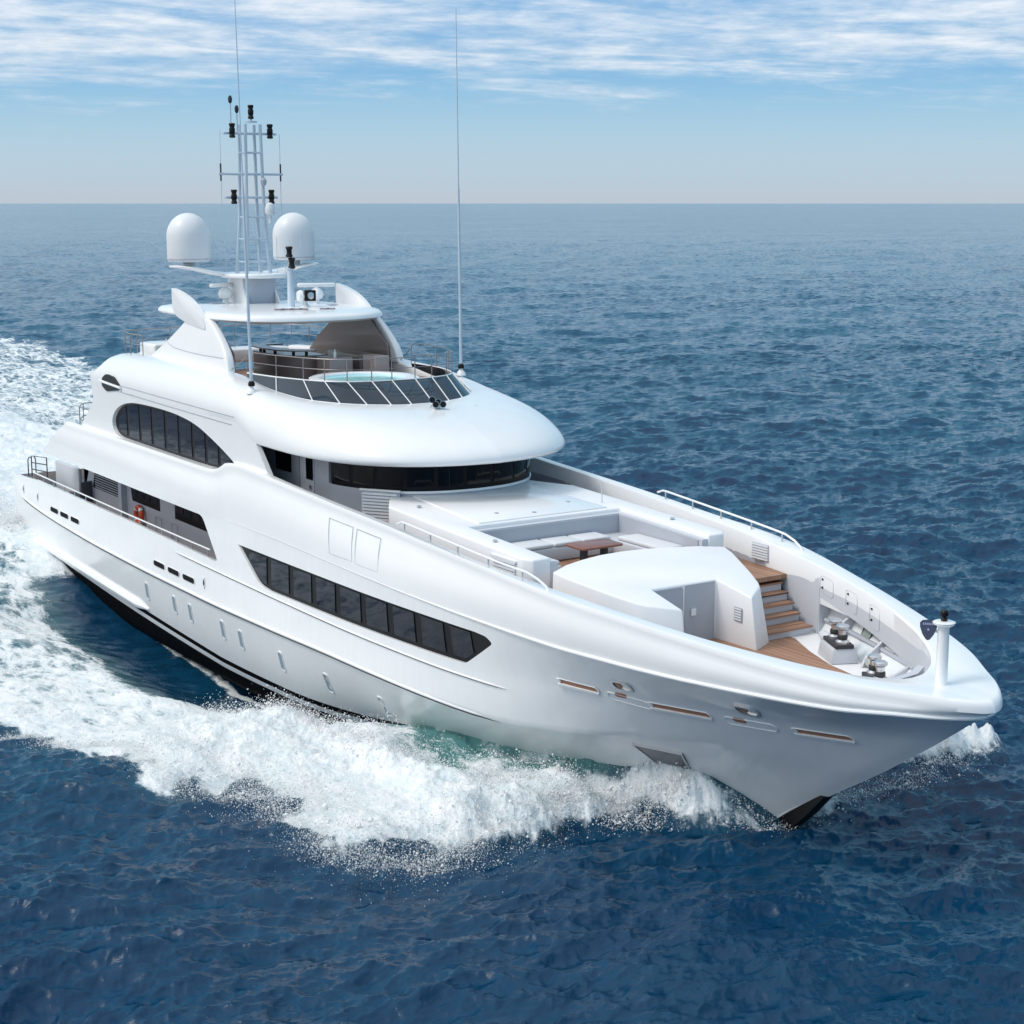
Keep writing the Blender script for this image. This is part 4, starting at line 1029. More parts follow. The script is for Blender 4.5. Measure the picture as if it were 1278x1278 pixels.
for y, z1 in ((-.52, 16.25), (-.30, 15.95)):
    MB().tube([(-10.2, y, 15.2), (-10.2, y, z1)], .026, 6).build('wind_sensor', M_mastp, mast)
    MB().lathe((-10.2, y, z1), [(.03, -.1), (.06, -.05), (.07, .05), (.04, .14)], 10).build('sensor_head', M_seal, mast)
MB().lathe((-9.35, .38, 12.72), [(.05, -.35), (.05, -.1), (.14, -.08), (.16, 0), (.16, .14), (.11, .26), (.03, .3)], 18).build('gps_dome', M_radome, mast)
MB().lathe((-9.5, .25, 13.6), [(.04, -.05), (.09, 0), (.10, .12), (.05, .2)], 12).build('mast_horn', M_pylon, mast)
for x, y in ((-11.0, -.9), (-10.4, -.75), (-9.2, .95), (-9.0, .7), (-9.9, .85)):
    MB().tube([(x, y, 10.75), (x, y, 11.9 if x < -9.5 else 11.6)], .008, 5).build('short_whip', M_mastp, mast)
# radar scanners, searchlight, light pole on the hardtop
def scanner(x, y, rz, s):
    o = MB().lathe((x, y, 9.78), [(.13, 0), (.10, .05), (.09, .12), (.2, .18), (.24, .30), (.2, .42), (.1, .5), (.06, .56)], 20).build('radar_scanner', M_white, yacht)
    MB().box((x, y, 10.38), (.18, s, .13), rz=rz).build('scanner_bar', M_white, o, bevel=.05, seg=3)
scanner(-10.3, -.85, .5, 1.5); scanner(-8.5, 1.55, -.25, 1.25)
sl = MB().lathe((-7.1, .45, 9.78), [(.16, 0), (.12, .05), (.07, .12), (.07, .24)], 16).lathe((-7.12, .30, 10.12), [(.15, -.1), (.2, 0), (.15, .1)], 14, 'y').build('searchlight', M_white, yacht)
MB().box((-6.95, .55, 10.14), (.18, .36, .34), rz=-.45).build('lamp_housing', M_black, sl, bevel=.02)
MB().lathe((-6.84, .52, 10.14), [(.11, -.02), (.11, .02), (.06, .03)], 16, 'x').build('lamp_lens', M_steel, sl)
pole = MB().lathe((-7.35, .08, 9.75), [(.13, 0), (.115, .05), (.10, 1.2), (.14, 1.22), (.14, 1.25)], 18).build('light_pole', M_mastp, yacht)
lp = MB()
for z in (11.15, 11.5): lp.lathe((-7.28, .10 if z < 11.3 else .02, z), [(.09, -.17), (.12, -.13), (.085, -.06), (.085, .06), (.12, .13), (.09, .17)], 14)
lp.build('signal_light', M_black, pole)
MB().tube([(-7.4, .5, 10.9), (-7.4, .5, 12.15)], .012, 6).build('short_whip', M_mastp, pole)
# tall whip antennas either side of the flybridge
def whip(base, topp, name='whip_antenna'):
    b = Vector(base); t = Vector(topp); 
    o = MB().lathe(b, [(.16, -.06), (.12, .04), (.06, .1), (.055, .16)], 14).build(name, M_white, yacht)
    MB().lathe((b.x, b.y, b.z+.15), [(.09, 0), (.10, .06), (.07, .14)], 12).build('antenna_spring', M_black, o)
    k = [0, .3, .5, .52, .75, 1]; r = [.05, .042, .032, .02, .016, .010]
    MB().tube([b.lerp(t, q)+Vector((0, 0, .2*(1-q))) for q in k], r, 8).build('antenna_rod', M_mastp, o)
whip((-2.55, -3.55, 7.78), (-2.60, -3.69, 18.7)); whip((-2.55, 3.4, 7.9), (-2.4, 3.2, 18.59))
# trumpet horns on the roof
hn = MB().box((1.7, -.05, 7.54), (.22, .22, .1)).build('trumpet_horn', M_steel, yacht, bevel=.02)
for dy, dz, dx in ((-.10, .17, 0), (.06, .10, .05), (.17, .04, .12), (-.02, .04, .05)):
    a = Vector((1.6+dx, -.05+dy, 7.56+dz)); dirv = Vector((.85, -.35, .10)).normalized()
    MB().tube([a, a+dirv*.12, a+dirv*.25, a+dirv*.30], [.04, .035, .06, .095], 12).build('trumpet', M_steel, hn)
    MB().tube([a+dirv*.303, a+dirv*.306], [.085, .085], 12).build('trumpet_mouth', M_black, hn)
for x, y in ((1.45, -1.5), (1.75, 1.2)):
    i = 0
    zz = 7.46
    MB().lathe((x, y, zz), [(.09, -.1), (.09, .03), (.05, .04)], 14).build('deck_fitting', M_grey, roof_o)

# ------------------------------------------------------------------ main deck aft
for sg in (-1, 1):
    cw = MB().slab([(-18.6, 2.0), (-3.0, 2.0), (-3.0, 4.05), (-17.4, 4.05)], sg*3.15, sg*3.05).build('cabin_wall', M_grey, yacht)
    y = sg*3.162
    for poly in ([(-13.6, 3.72), (-10.9, 3.72), (-10.9, 2.98), (-13.4, 2.98)], [(-9.6, 3.72), (-6.7, 3.72), (-6.1, 2.95), (-9.6, 2.95)]):
        w = MB().slab(poly, y, y-sg*.04).build('cabin_window', M_gpost, cw)
        xs = np.linspace(poly[0][0]+.12, poly[1][0]-.12, 5)
        for a, b in zip(xs[:-1], xs[1:]): MB().slab([(a+.04, 3.60), (b-.04, 3.60), (b-.04, 3.18), (a+.04, 3.18)], y+sg*.012, y-sg*.02).build('pane', M_glass, w)
    lv = MB().slab([(-17.0, 3.78), (-14.4, 3.78), (-14.4, 2.88), (-17.35, 2.88)], y, y-sg*.03).build('cabin_louver', M_shadow, cw)
    g = MB()
    for k in range(10): g.box((-15.75-.03*(9-k)*0, y+sg*.012, 2.94+k*.088), (2.6, .03, .028))
    g.build('louver_slats', M_pylon, lv)
    MB().slab([(-14.25, 2.0), (-13.95, 2.0), (-13.95, 4.05), (-14.25, 4.05)], sg*3.35, sg*3.1).build('wall_pillar', M_grey, cw)
    for x in (-11.3, -9.9): MB().tube([(x, y, 2.2), (x, y, 2.75), (x+.5, y, 2.75), (x+.5, y, 2.2), (x, y, 2.2)], .008, 4).build('access_panel', M_groove, cw)
    # rail on the main bulwark
    r_ = empty('bulwark_rail'); r_.parent = hull
    xs = np.linspace(-20.6, -3.9, 40)
    MB().tube([(x, sg*(hull_y(x, 2.8)-.06), 3.02+.05) for x in xs], .026, 8).build('top_rail', M_white, r_)
    for x in np.linspace(-20.6, -4.1, 15): MB().tube([(x, sg*(hull_y(x, 2.8)-.06), 2.80), (x, sg*(hull_y(x, 2.8)-.06), 3.08)], .018, 6).build('stanchion', M_steel, r_)
    # stern gate rails
    gr = empty('stern_rail'); gr.parent = yacht
    ys = sg*4.05
    for pts in ([(-21.6, ys, 2.8), (-21.6, ys, 3.55), (-19.75, ys, 3.72), (-19.75, ys, 2.9)], [(-21.6, ys, 3.3), (-19.75, ys, 3.45)], [(-21.6, ys, 3.05), (-19.75, ys, 3.18)],
                [(-22.3, ys*.98, 2.7), (-22.3, ys*.98, 3.30), (-22.15, ys*.98, 3.42), (-21.85, ys*.98, 3.45), (-21.85, ys*.98, 2.75)], [(-22.4, ys*.9, 2.7), (-22.4, ys*.9, 3.3), (-22.2, ys*.93, 3.45)]):
        MB().tube(pts, .022, 6).build('rail_tube', M_seal, gr)
MB().box((-18.4, 0, 2.9), (.1, 6.2, 2.0)).build('saloon_bulkhead', M_gpost, yacht)
ring = MB()
tc = (-12.55, -3.27, 2.62); V = []; F = []
for i in range(28):
    a = 2*math.pi*i/28
    for k in range(10):
        b = 2*math.pi*k/10; V.append((tc[0]+(.27+.085*math.cos(b))*math.cos(a), tc[1]+.075*math.sin(b), tc[2]+(.27+.085*math.cos(b))*math.sin(a)))
for i in range(28):
    for k in range(10): F.append((i*10+k, i*10+(k+1) % 10, ((i+1) % 28)*10+(k+1) % 10, ((i+1) % 28)*10+k))
lr = ring.add(V, F).build('life_ring', M_orange)
tag(lr, 'orange life ring hung on the grey cabin wall of the side deck', 'life ring')
for a in (45, 135, 225, 315):
    V = []; F = []
    for i in range(4):
        w = R(a-10+i*6.6)
        for k in range(10):
            b = 2*math.pi*k/10; V.append((tc[0]+(.27+.09*math.cos(b))*math.cos(w), tc[1]+.08*math.sin(b), tc[2]+(.27+.09*math.cos(b))*math.sin(w)))
    for i in range(3):
        for k in range(10): F.append((i*10+k, i*10+(k+1) % 10, (i+1)*10+(k+1) % 10, (i+1)*10+k))
    MB().add(V, F).build('grab_band', M_white, lr)
# furniture on the aft deck
sf = MB().box((-19.6, -2.9, 2.28), (2.6, .9, .5)).build('deck_sofa', M_satin, bevel=.04)
tag(sf, 'white high backed deck sofa on the aft main deck by the rail', 'sofa')
MB().box((-19.6, -3.3, 2.75), (2.6, .14, 1.35)).build('backrest', M_satin, sf, bevel=.04)
MB().box((-19.6, -2.8, 2.58), (2.5, .75, .14)).build('seat_cushion', M_sofa, sf, bevel=.04)
def deck_chair(x, y, rz, lab):
    o = empty('deck_chair', (x, y, 2.0), lab, 'chair', 'dark chairs on the aft deck'); o.rotation_euler = (0, 0, rz)
    MB().box((0, 0, .42), (.62, .62, .14)).build('seat', M_sofa, o, bevel=.03)
    MB().box((-.28, 0, .78), (.10, .62, .62)).build('backrest', M_sofa, o, bevel=.03)
    for k in (-1, 1):
        MB().box((0, k*.31, .56), (.6, .07, .30)).build('armrest', M_sofa, o, bevel=.02)
        for j in (-1, 1): MB().box((j*.26, k*.26, .18), (.05, .05, .36)).build('leg', M_seal, o)
    return o
deck_chair(-17.7, -3.45, R(200), 'dark cushioned chair at the forward end of the deck sofa, beside the rail')
deck_chair(-18.2, -1.6, R(180), 'dark chair inboard of the sofa, beyond its white backrest')
tb2 = MB().prism(rounded([(-20.6, -2.1), (-18.9, -2.1), (-18.9, -1.0), (-20.6, -1.0)], .1), 2.70, 2.75).build('deck_table', M_teakt)
tag(tb2, 'long wooden table on the aft deck behind the white sofa', 'table')
MB().box((-19.75, -1.55, 2.36), (.5, .4, .70)).build('pedestal', M_seal, tb2)
# upper aft deck edge rail
ua = empty('upper_aft_rail'); ua.parent = yacht
pp = [(-14.9, -3.9), (-16.4, -3.85), (-17.3, -3.4), (-17.7, -2.2), (-17.8, 0), (-17.7, 2.2), (-17.3, 3.4), (-16.4, 3.85)]
for z in (5.5, 5.95): MB().tube([(x, y, z) for x, y in pp], .022, 6).build('top_rail', M_rail, ua)
for x, y in pp: MB().tube([(x, y, 5.0), (x, y, 5.96)], .018, 6).build('stanchion', M_rail, ua)
MB().prism([(x, y) for x, y in pp]+[(-14, 3.9), (-14, -3.9)], 4.85, 5.15).build('upper_aft_deck', M_white, yacht)

bg = MB().lathe((4.0, -3.42, 4.40), [(.42, 0), (.46, .12), (.44, .3), (.34, .44), (.15, .52), (.02, .53)], 20).build('black_bag', M_sofa)
for v in bg.data.vertices: v.co.y = -3.42+(v.co.y+3.42)*.62
tag(bg, 'black soft bag standing on the side deck below the wheelhouse louver', 'bag')
MB().tube([(3.8, -3.42, 4.88), (3.85, -3.42, 5.0), (4.15, -3.42, 5.0), (4.2, -3.42, 4.88)], .02, 6).build('handle', M_seal, bg)

# ------------------------------------------------------------------ the sea
def tile(L, N, lmin, rms, seed, wdir, spread=2.0, lpeak=None):
    r = np.random.default_rng(seed); k = 2*np.pi*np.fft.fftfreq(N, L/N); KX, KY = np.meshgrid(k, k, indexing='ij'); K = np.hypot(KX, KY); K[0, 0] = 1e9
    c = (KX*math.cos(wdir)+KY*math.sin(wdir))/K
    kp = 2*np.pi/lpeak
    P = K**-3.6*np.exp(-(kp/K)**2*.75)*(.10+np.abs(c)**spread)*np.exp(-(K*lmin/(2*np.pi))**2*.5)
    H = (r.normal(size=(N, N))+1j*r.normal(size=(N, N)))*np.sqrt(P); H[0, 0] = 0
    h = np.real(np.fft.ifft2(H)); s = rms/h.std()
    return [h*s, np.real(np.fft.ifft2(-1j*KX/K*H))*s, np.real(np.fft.ifft2(-1j*KY/K*H))*s]
def samp(T, L, x, y, ang):
    N = T[0].shape[0]; ca, sa = math.cos(ang), math.sin(ang)
    u = ((x*ca+y*sa)/L*N) % N; v = ((-x*sa+y*ca)/L*N) % N
    i = u.astype(int) % N; j = v.astype(int) % N; a = u-np.floor(u); b = v-np.floor(v); i2 = (i+1) % N; j2 = (j+1) % N
    o = [t[i, j]*(1-a)*(1-b)+t[i2, j]*a*(1-b)+t[i, j2]*(1-a)*b+t[i2, j2]*a*b for t in T]
    return o[0], o[1]*ca-o[2]*sa, o[1]*sa+o[2]*ca
WD = R(146+20)
SWELL = tile(311.0, 1024, 3.0, .14, 3, WD, 3, 15.0)
CHOP = tile(97.0, 1024, .22, .060, 4, WD, 3.5, 2.8)
RIP = tile(23.0, 512, .08, .024, 5, WD, 1.0, 1.1)
def fract(L, N, beta, seed):
    r = np.random.default_rng(seed); k = np.fft.fftfreq(N)*N; KX, KY = np.meshgrid(k, k, indexing='ij'); K = np.hypot(KX, KY); K[0, 0] = 1e9
    h = np.real(np.fft.ifft2((r.normal(size=(N, N))+1j*r.normal(size=(N, N)))*K**(-beta)*(K > 3))); return h/h.std()
FOAMN = [fract(21.0, 1024, 1.7, 11)]; FOAMN2 = [fract(34.0, 1024, 1.9, 12)]
def fn1(T, L, x, y):
    N = T[0].shape[0]; u = (x/L*N) % N; v = (y/L*N) % N; i = u.astype(int) % N; j = v.astype(int) % N; a = u-np.floor(u); b = v-np.floor(v); i2 = (i+1) % N; j2 = (j+1) % N
    t = T[0]; return t[i, j]*(1-a)*(1-b)+t[i2, j]*a*(1-b)+t[i, j2]*(1-a)*b+t[i2, j2]*a*b
def sstep(x, a, b):
    t = np.clip((x-a)/(b-a), 0, 1); return t*t*(3-2*t)
def polydist(px, py, poly):
    """signed distance, positive inside"""
    P = np.array(poly); Q = np.roll(P, -1, 0); d = np.full(px.shape, 1e9); ins = np.zeros(px.shape, bool)
    for (ax, ay), (bx, by) in zip(P, Q):
        ex, ey = bx-ax, by-ay; t = np.clip(((px-ax)*ex+(py-ay)*ey)/(ex*ex+ey*ey+1e-12), 0, 1)
        d = np.minimum(d, np.hypot(px-ax-t*ex, py-ay-t*ey))
        cnd = ((ay > py) != (by > py)) & (px < (bx-ax)*(py-ay)/(by-ay+1e-12)+ax); ins ^= cnd
    return np.where(ins, d, -d)
PLUME = [(15.6, 0), (15.1, 1.0), (14.5, 1.9), (13.8, 2.6), (13.3, 3.2), (13.1, 3.9), (13.3, 5.0), (13.3, 6.5), (12.7, 7.9), (11.2, 8.6), (8.9, 8.2), (7.4, 8.7), (6.3, 9.9), (3.3, 9.9), (2.1, 11.2), (.2, 11.9), (-5, 13), (-14, 15), (-30, 17.5), (-60, 20), (-115, 25), (-420, 46), (-420, 0)]
TROUGH = [(5.6, 2.5), (5.2, 4.6), (2.5, 5.2), (-.3, 5.6), (-1.4, 6.9), (-3.5, 7.3), (-9.4, 6.7), (-14, 5.9), (-21, 4.5), (-23, 0), (0, 0)]
WL = np.array([(-22.6, 4.1), (-10, 4.25), (-4, 4.2), (0, 4.05), (4, 3.6), (7, 2.95), (10, 2.05), (12, 1.35), (14, .58), (15.55, 0)])
def sea_fields(x, y):
    """ship wave height, foam density, aeration, calm factor"""
    h = np.zeros_like(x); D = np.zeros_like(x); A = np.zeros_like(x); calm = np.ones_like(x)
    m = (x > -420) & (x < 24) & (np.abs(y) < 60)
    X = x[m].copy(); Y = np.abs(y[m]); X = np.where(y[m] > 0, X-1.5*sstep(Y, 1.3, 3.2), X)
    n1 = fn1(FOAMN, 21.0, x[m], y[m]); n2 = fn1(FOAMN2, 34.0, x[m]*.5, y[m])
    near = sstep(X, -40, 0)
    dp = polydist(X, Y, PLUME)+n2*.45*near+n1*.22*near+(1-near)*n2*1.6
    dt = polydist(X, Y, TROUGH)+n2*.18
    b = np.interp(X, WL[:, 0], WL[:, 1])
    hc = np.interp(X, [-30, -14, -8, -2, 1, 3.5, 5, 8, 11, 12.5, 13.6, 14.5, 15.4, 15.8], [0, -.1, -.25, -.40, -.25, .60, .66, .50, .72, 1.15, 1.40, 1.1, .35, 0])
    hi = np.interp(X, [-23, -18, -12, -4, 2, 4.5, 6.5, 8.8, 11.3, 13.4, 14.3, 15.4, 15.8], [.7, .1, -1.15, -1.5, -1.25, -.55, .40, .85, 1.1, 1.4, 1.2, .35, 0])
    yc = np.interp(X, [-14, -8, -2, 2, 5, 8, 11, 13, 15], [9.5, 8.6, 7.6, 6.6, 5.6, 4.6, 3.6, 2.4, 1.2])
    F = sstep(dp, -.15, np.interp(X, [-10, 0, 5, 10, 14], [4, 4, 3.6, 3.2, .9]))
    t = np.clip((Y-b)/(yc-b+.01), 0, 1); t = t*t*(3-2*t)
    prof = hi+(hc-hi)*t
    beyond = sstep(Y, yc, yc+5.0)
    hh = np.where(Y <= yc, prof*np.where(prof > 0, np.maximum(F, 1-sstep(Y-b, 0, 1.6)), 1), hc*F*(1-.35*beyond))
    # the green sheet of water leaving the hull stays smooth, the plume is lumpy
    lum = F*sstep(X, -30, 2)*np.where(X > 6, sstep(Y-b, 1.0, 2.6), sstep(Y, yc-1.6, yc-.3))
    bil = ((1-np.abs(n1)*.9)*.12+n2*.15+fn1(FOAMN, 9.3, x[m], y[m])*.030)*np.interp(X, [-8, 1.5, 3, 6], [.15, .3, .8, 1])
    h[m] = hh+lum*bil
    lev = np.interp(X, [-420, -120, -60, -20, -8, 0, 4, 14], [.35, .60, .68, .70, .70,   .82, .95, 1.0])
    d = sstep(dp, -.45, .75)*lev
    d = d*(1-.80*sstep(dt, -.5, .6))
    sh = sstep(X, 5.2, 6.4)*(1-sstep(X, 11.2, 12.6))
    d = d*(1-sh*.52*(1-sstep(Y-b+n1*.30, .7, 2.3)))*np.where(X > 11.2, .3+.7*sstep(Y-b, .3, 1.3), 1.0)
    # white water sliding along the hull
    d = np.maximum(d, np.where((X < 3) & (X > -23), .66*(1-sstep(np.abs(Y-b+.62-n2*.06), .08, .34)), 0))
    d = np.maximum(d, .92*(1-sstep(X, -18.5, -15.5))*(1-sstep(Y-b, .9, 2.6)))
    d = np.where((X < -22) & (Y < 6), np.maximum(d, .95*sstep(X, -120, -30)), d)
    D[m] = d
    A[m] = np.clip(sh*(1-sstep(Y-b, 1.5, 3.2))*.75+.62*sstep(dp, -.5, 2.0)*np.interp(X, [-120, -30, 0, 8, 14], [.2, .5, .8, 1, .8])*(1-.9*sstep(dt, -.3, 1.2)), 0, 1)
    calm[m] = 1-.75*sstep(dp, -.5, 1.5)*near
    return h, D, A, calm
def sea_z(x, y, dr=.05):
    f1 = 1-sstep(dr, 8, 40); f2 = 1-sstep(dr, 1.2, 7); f3 = 1-sstep(dr, .12, .6)
    s, sx, sy = samp(SWELL, 311.0, x, y, .3); c, cx, cy = samp(CHOP, 97.0, x, y, -.2); r_, rx, ry = samp(RIP, 23.0, x, y, .5)
    h, D, A, calm = sea_fields(x, y)
    z = (s*f1*(.4+.6*calm)+c*f2*calm+r_*f3*calm)+h
    lam = -.55*calm
    return z, lam*(sx*f1+cx*f2+rx*f3), lam*(sy*f1+cy*f2+ry*f3), D, A
def build_sea():
    half = R(20.5); nf = 1180; th = np.concatenate([np.linspace(-math.pi, -half, 50, endpoint=False), np.linspace(-half, half, nf), np.linspace(half, math.pi, 50)[1:-1]])+YAW
    dep = np.concatenate([np.linspace(R(36), R(1.2), 1080, endpoint=False), np.geomspace(R(1.2), R(.0128), 70)])
    r = CAM.z/np.tan(dep); dr = np.gradient(r)
    RR, TT = np.meshgrid(r, th, indexing='ij'); DR = np.repeat(dr[:, None], len(th), 1)
    fine = np.abs(TT-YAW) < half+.01
    DR = np.where(fine, DR, np.maximum(DR, RR*.06))
    x = CAM.x+RR*np.cos(TT); y = CAM.y+RR*np.sin(TT)
    z, dx, dy, D, A = sea_z(x.ravel(), y.ravel(), DR.ravel())
    co = np.stack([x.ravel()+dx, y.ravel()+dy, z], 1).astype(np.float32)
    nr, nt = RR.shape
    i = np.arange(nr-1)[:, None]*nt; j = np.arange(nt)[None, :]; j2 = (j+1) % nt
    q = np.stack([i+j, i+nt+j, i+nt+j2, i+j2], -1).reshape(-1, 4)[:, ::-1]
    co = np.concatenate([co, np.array([[CAM.x, CAM.y, 0]], np.float32)]); D = np.append(D, 0); A = np.append(A, 0)
    tri = np.stack([np.full(nt, len(co)-1), np.arange(nt), (np.arange(nt)+1) % nt], 1)
    me = bpy.data.meshes.new('sea'); nq, n3 = len(q), len(tri)
    me.vertices.add(len(co)); me.vertices.foreach_set('co', co.ravel())
    me.loops.add(nq*4+n3*3); me.loops.foreach_set('vertex_index', np.concatenate([q.ravel(), tri.ravel()]).astype(np.int32))
    me.polygons.add(nq+n3); me.polygons.foreach_set('loop_start', np.concatenate([np.arange(nq)*4, nq*4+np.arange(n3)*3]).astype(np.int32))
    me.polygons.foreach_set('use_smooth', np.ones(nq+n3, bool))
    me.update(calc_edges=True)
    for nm, v in (('foam', D), ('aerated', A)):
        a = me.attributes.new(nm, 'FLOAT', 'POINT'); a.data.foreach_set('value', v.astype(np.float32))
    o = bpy.data.objects.new('sea', me); C.objects.link(o); o['kind'] = 'structure'; o['label'] = 'dark blue open sea with white bow wave and churned wake'
    m = bpy.data.materials.new('sea_water'); m.use_nodes = True; nt_ = m.node_tree; nt_.nodes.clear(); me.materials.append(m)
    N = nt_.nodes.new; L = nt_.links.new
    pos = N('ShaderNodeNewGeometry').outputs['Position']
    fa = N('ShaderNodeAttribute'); fa.attribute_name = 'foam'; ae = N('ShaderNodeAttribute'); ae.attribute_name = 'aerated'
    # lacy foam: warped cells drawn out along the wake
    mp = N('ShaderNodeMapping'); L(pos, mp.inputs[0]); mp.inputs['Scale'].default_value = (.55, 1.0, .6)
    n_big = noise(nt_, mp.outputs[0], .45, 5, .6, .6); n_mid = noise(nt_, mp.outputs[0], 2.2, 7, .68, .9); n_fine = noise(nt_, pos, 12.0, 5, .7)
    vadd = N('ShaderNodeVectorMath'); vadd.operation = 'MULTIPLY_ADD'
    nv = N('ShaderNodeTexNoise'); nv.inputs['Scale'].default_value = 1.1; nv.inputs['Detail'].default_value = 5; L(mp.outputs[0], nv.inputs[0])
    L(nv.outputs['Color'], vadd.inputs[0]); vadd.inputs[1].default_value = (1.6, 1.6, 0); L(mp.outputs[0], vadd.inputs[2])
    vo = N('ShaderNodeTexVoronoi'); vo.feature = 'DISTANCE_TO_EDGE'; vo.inputs['Scale'].default_value = 1.25; L(vadd.outputs[0], vo.inputs[0])
    web = mrange(nt_, vo.outputs[0], 0.0, .22, 1.0, 0.0)
    pat = mth(nt_, 'ADD', mth(nt_, 'ADD', mth(nt_, 'MULTIPLY', n_big, .55), mth(nt_, 'MULTIPLY', n_mid, .75)), mth(nt_, 'ADD', mth(nt_, 'MULTIPLY', n_fine, .42), mth(nt_, 'MULTIPLY', web, .16)))
    thr = mth(nt_, 'SUBTRACT', 1.42, mth(nt_, 'MULTIPLY', fa.outputs['Fac'], .92))
    fm = mrange(nt_, mth(nt_, 'SUBTRACT', pat, thr), -.06, .24, 0, 1, smooth=True)
    fm = mth(nt_, 'MULTIPLY', fm, mrange(nt_, fa.outputs['Fac'], .02, .12, 0, 1))
    # water
    w = N('ShaderNodeBsdfPrincipled'); w.inputs['IOR'].default_value = 1.333; w.inputs['Roughness'].default_value = .10
    deep = rgbmix(nt_, mrange(nt_, noise(nt_, pos, .05, 3), .35, .65, 0, 1), (.0003, .026, .076), (.0007, .042, .096))
    wc = rgbmix(nt_, mth(nt_, 'MULTIPLY', ae.outputs['Fac'], .9), deep, (.085, .235, .225))
    L(wc, w.inputs['Base Color'])
    b1 = N('ShaderNodeBump'); b1.inputs['Strength'].default_value = 1.0; b1.inputs['Distance'].default_value = .04
    mpw = N('ShaderNodeMapping'); L(pos, mpw.inputs[0]); mpw.inputs['Rotation'].default_value = (0, 0, -WD); mpw.inputs['Scale'].default_value = (1.0, .42, 1)
    hgt = mth(nt_, 'ADD', noise(nt_, mpw.outputs[0], 2.6, 7, .66, .5), mth(nt_, 'MULTIPLY', noise(nt_, mpw.outputs[0], .6, 4, .55, .3), 2.2))
    L(hgt, b1.inputs['Height'])
    # facets too small for the mesh: tilt the normal by a noise vector
    def facet(sc, det, k):
        t = N('ShaderNodeTexNoise'); t.inputs['Scale'].default_value = sc; t.inputs['Detail'].default_value = det; L(mpw.outputs[0], t.inputs[0])
        a = N('ShaderNodeVectorMath'); a.operation = 'SUBTRACT'; L(t.outputs['Color'], a.inputs[0]); a.inputs[1].default_value = (.5, .5, .5)
        b = N('ShaderNodeVectorMath'); b.operation = 'MULTIPLY'; L(a.outputs[0], b.inputs[0]); b.inputs[1].default_value = (k, k, 0); return b.outputs[0]
    s1 = N('ShaderNodeVectorMath'); s1.operation = 'ADD'; s0 = N('ShaderNodeVectorMath'); s0.operation = 'ADD'; L(facet(2.1, 6, 1.15), s0.inputs[0]); L(facet(.28, 4, .26), s0.inputs[1])
    gst = N('ShaderNodeVectorMath'); gst.operation = 'SCALE'; L(s0.outputs[0], gst.inputs[0])
    mpg = N('ShaderNodeMapping'); L(pos, mpg.inputs[0]); mpg.inputs['Rotation'].default_value = (0, 0, -WD); mpg.inputs['Scale'].default_value = (1.0, .35, 1)
    L(mrange(nt_, noise(nt_, mpg.outputs[0], .022, 5, .6), .36, .64, .65, 1.35), gst.inputs['Scale'])
    s0 = gst
    L(s0.outputs[0], s1.inputs[0]); L(b1.outputs[0], s1.inputs[1])
    s2 = N('ShaderNodeVectorMath'); s2.operation = 'NORMALIZE'; L(s1.outputs[0], s2.inputs[0]); L(s2.outputs[0], w.inputs['Normal'])
    f = N('ShaderNodeBsdfPrincipled'); f.inputs['Roughness'].default_value = .85; f.inputs['Specular IOR Level'].default_value = .2
    fc = rgbmix(nt_, mrange(nt_, n_mid, .35, .65, 0, 1), (.62, .72, .76), (.90, .91, .92)); L(fc, f.inputs['Base Color'])
    b2 = N('ShaderNodeBump'); b2.inputs['Strength'].default_value = .8; b2.inputs['Distance'].default_value = .07
    L(mth(nt_, 'ADD', n_mid, mth(nt_, 'MULTIPLY', n_fine, .8)), b2.inputs['Height']); L(b2.outputs[0], f.inputs['Normal'])
    mx = N('ShaderNodeMixShader'); L(fm, mx.inputs[0]); L(w.outputs[0], mx.inputs[1]); L(f.outputs[0], mx.inputs[2])
    out = N('ShaderNodeOutputMaterial'); L(mx.outputs[0], out.inputs[0])
build_sea()

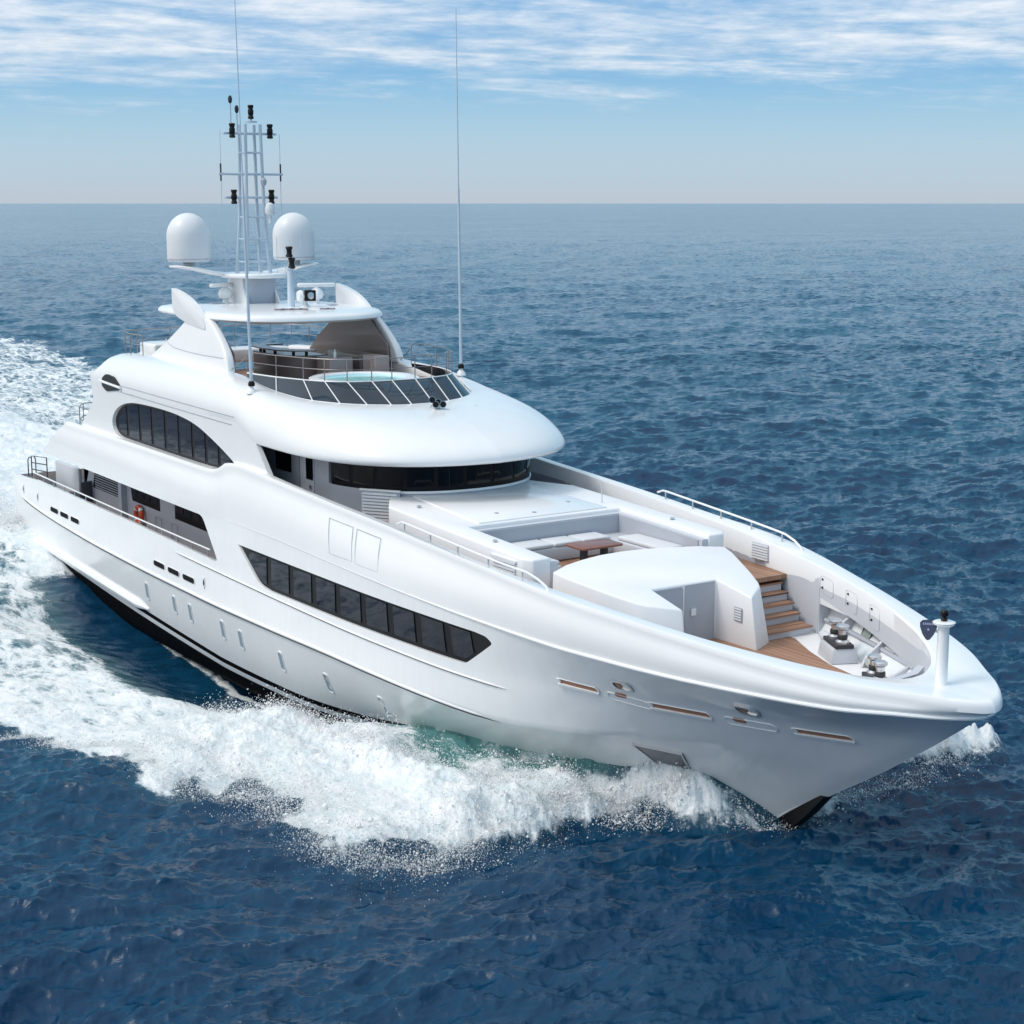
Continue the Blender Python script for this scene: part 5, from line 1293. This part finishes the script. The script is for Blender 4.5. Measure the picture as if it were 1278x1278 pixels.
# ------------------------------------------------------------------ spray thrown off the bow wave
def build_spray():
    P = []; Sz = []
    def along(pts, n, sx, up, size, seed):
        r = np.random.default_rng(seed); p = np.array(pts, float); L = np.r_[0, np.cumsum(np.linalg.norm(np.diff(p, axis=0), axis=1))]
        # clumps: spray comes in bursts
        c = r.uniform(0, L[-1], 90); ci = r.integers(0, 90, n); t = np.clip(c[ci]+r.normal(0, L[-1]/120, n), 0, L[-1])
        x = np.interp(t, L, p[:, 0])+r.normal(0, sx, n); y = np.interp(t, L, p[:, 1])+r.normal(0, sx, n)
        w = r.uniform(.4, 1.2, 90)[ci]
        z, _, _, D, A = sea_z(x, y); z = z+np.abs(r.normal(0, up, n))*w-.02
        P.append(np.stack([x, y, z], 1)); Sz.append(r.lognormal(math.log(size), .6, n))
    outer = [(12.6, -3.4), (12.9, -4.9), (12.9, -6.5), (12.4, -7.8), (11.2, -8.6), (8.9, -8.3), (7.4, -8.8), (6.3, -9.8), (3.3, -9.9), (2.1, -11.1), (.2, -11.9)]
    along(outer, 15000, .22, .10, .0054, 1)
    along([(12.3, -4.4), (12.2, -7.0), (10.8, -7.8), (8.5, -7.6), (6.0, -8.8), (3.0, -9.2)], 16000, .6, .16, .0065, 2)
    along([(5.3, -5.2), (4.2, -5.5), (3.0, -6.0), (2.0, -6.4), (1.0, -6.8)], 7000, .32, .22, .0068, 3)
    along([(14.6, -1.4), (14.0, -1.8), (13.4, -2.3), (12.8, -2.9), (12.4, -3.6)], 12000, .22, .14, .0062, 4)
    along([(13.6, -2.0), (12.0, -3.0), (10.0, -4.0), (7.5, -5.0), (5.5, -5.5)], 12000, .4, .20, .0065, 5)
    along([(12.6, -4.2), (12.2, -6.0), (11.5, -7.4), (9.5, -7.0), (7.0, -7.6), (4.0, -8.2), (1.0, -9.0)], 34000, .9, .16, .0036, 10)
    along(outer, 20000, .32, .07, .0036, 11)
    along([(15.9, .4), (15.6, 1.4), (15.4, 3.0), (15.6, 4.6), (14.6, 6.6)], 6000, .30, .14, .006, 6)
    along([(16.0, -.3), (15.6, -.6), (15.2, -1.0)], 1500, .25, .08, .006, 7)
    along([(-23, -4.2), (-27, -4.6), (-34, -5.0)], 6000, .8, .3, .012, 8)
    along([(-22.5, -4.5), (-23.9, -4.2), (-24.2, -2.5)], 6000, .45, .3, .011, 9)
    P_ = np.concatenate(P); s = np.concatenate(Sz)
    dirs = np.array([(1, 0, 0), (-1, 0, 0), (0, 1, 0), (0, -1, 0), (0, 0, 1), (0, 0, -1)], float)
    st = rng.uniform(.7, 1.5, (len(s), 1, 3))
    V = (P_[:, None, :]+dirs[None]*s[:, None, None]*st).reshape(-1, 3)
    F = np.array([(0, 2, 4), (2, 1, 4), (1, 3, 4), (3, 0, 4), (2, 0, 5), (1, 2, 5), (3, 1, 5), (0, 3, 5)])
    T = (F[None]+np.arange(len(s))[:, None, None]*6).reshape(-1, 3)
    me = bpy.data.meshes.new('spray'); me.vertices.add(len(V)); me.vertices.foreach_set('co', V.astype(np.float32).ravel())
    me.loops.add(len(T)*3); me.loops.foreach_set('vertex_index', T.astype(np.int32).ravel()); me.polygons.add(len(T)); me.polygons.foreach_set('loop_start', (np.arange(len(T))*3).astype(np.int32))
    me.polygons.foreach_set('use_smooth', np.ones(len(T), bool)); me.update(calc_edges=True)
    o = bpy.data.objects.new('spray', me); C.objects.link(o); o['kind'] = 'stuff'; o['label'] = 'white spray droplets flying off the bow wave'
    me.materials.append(mat('spray_white', (.84, .86, .87), .6, var=.02))
build_spray()
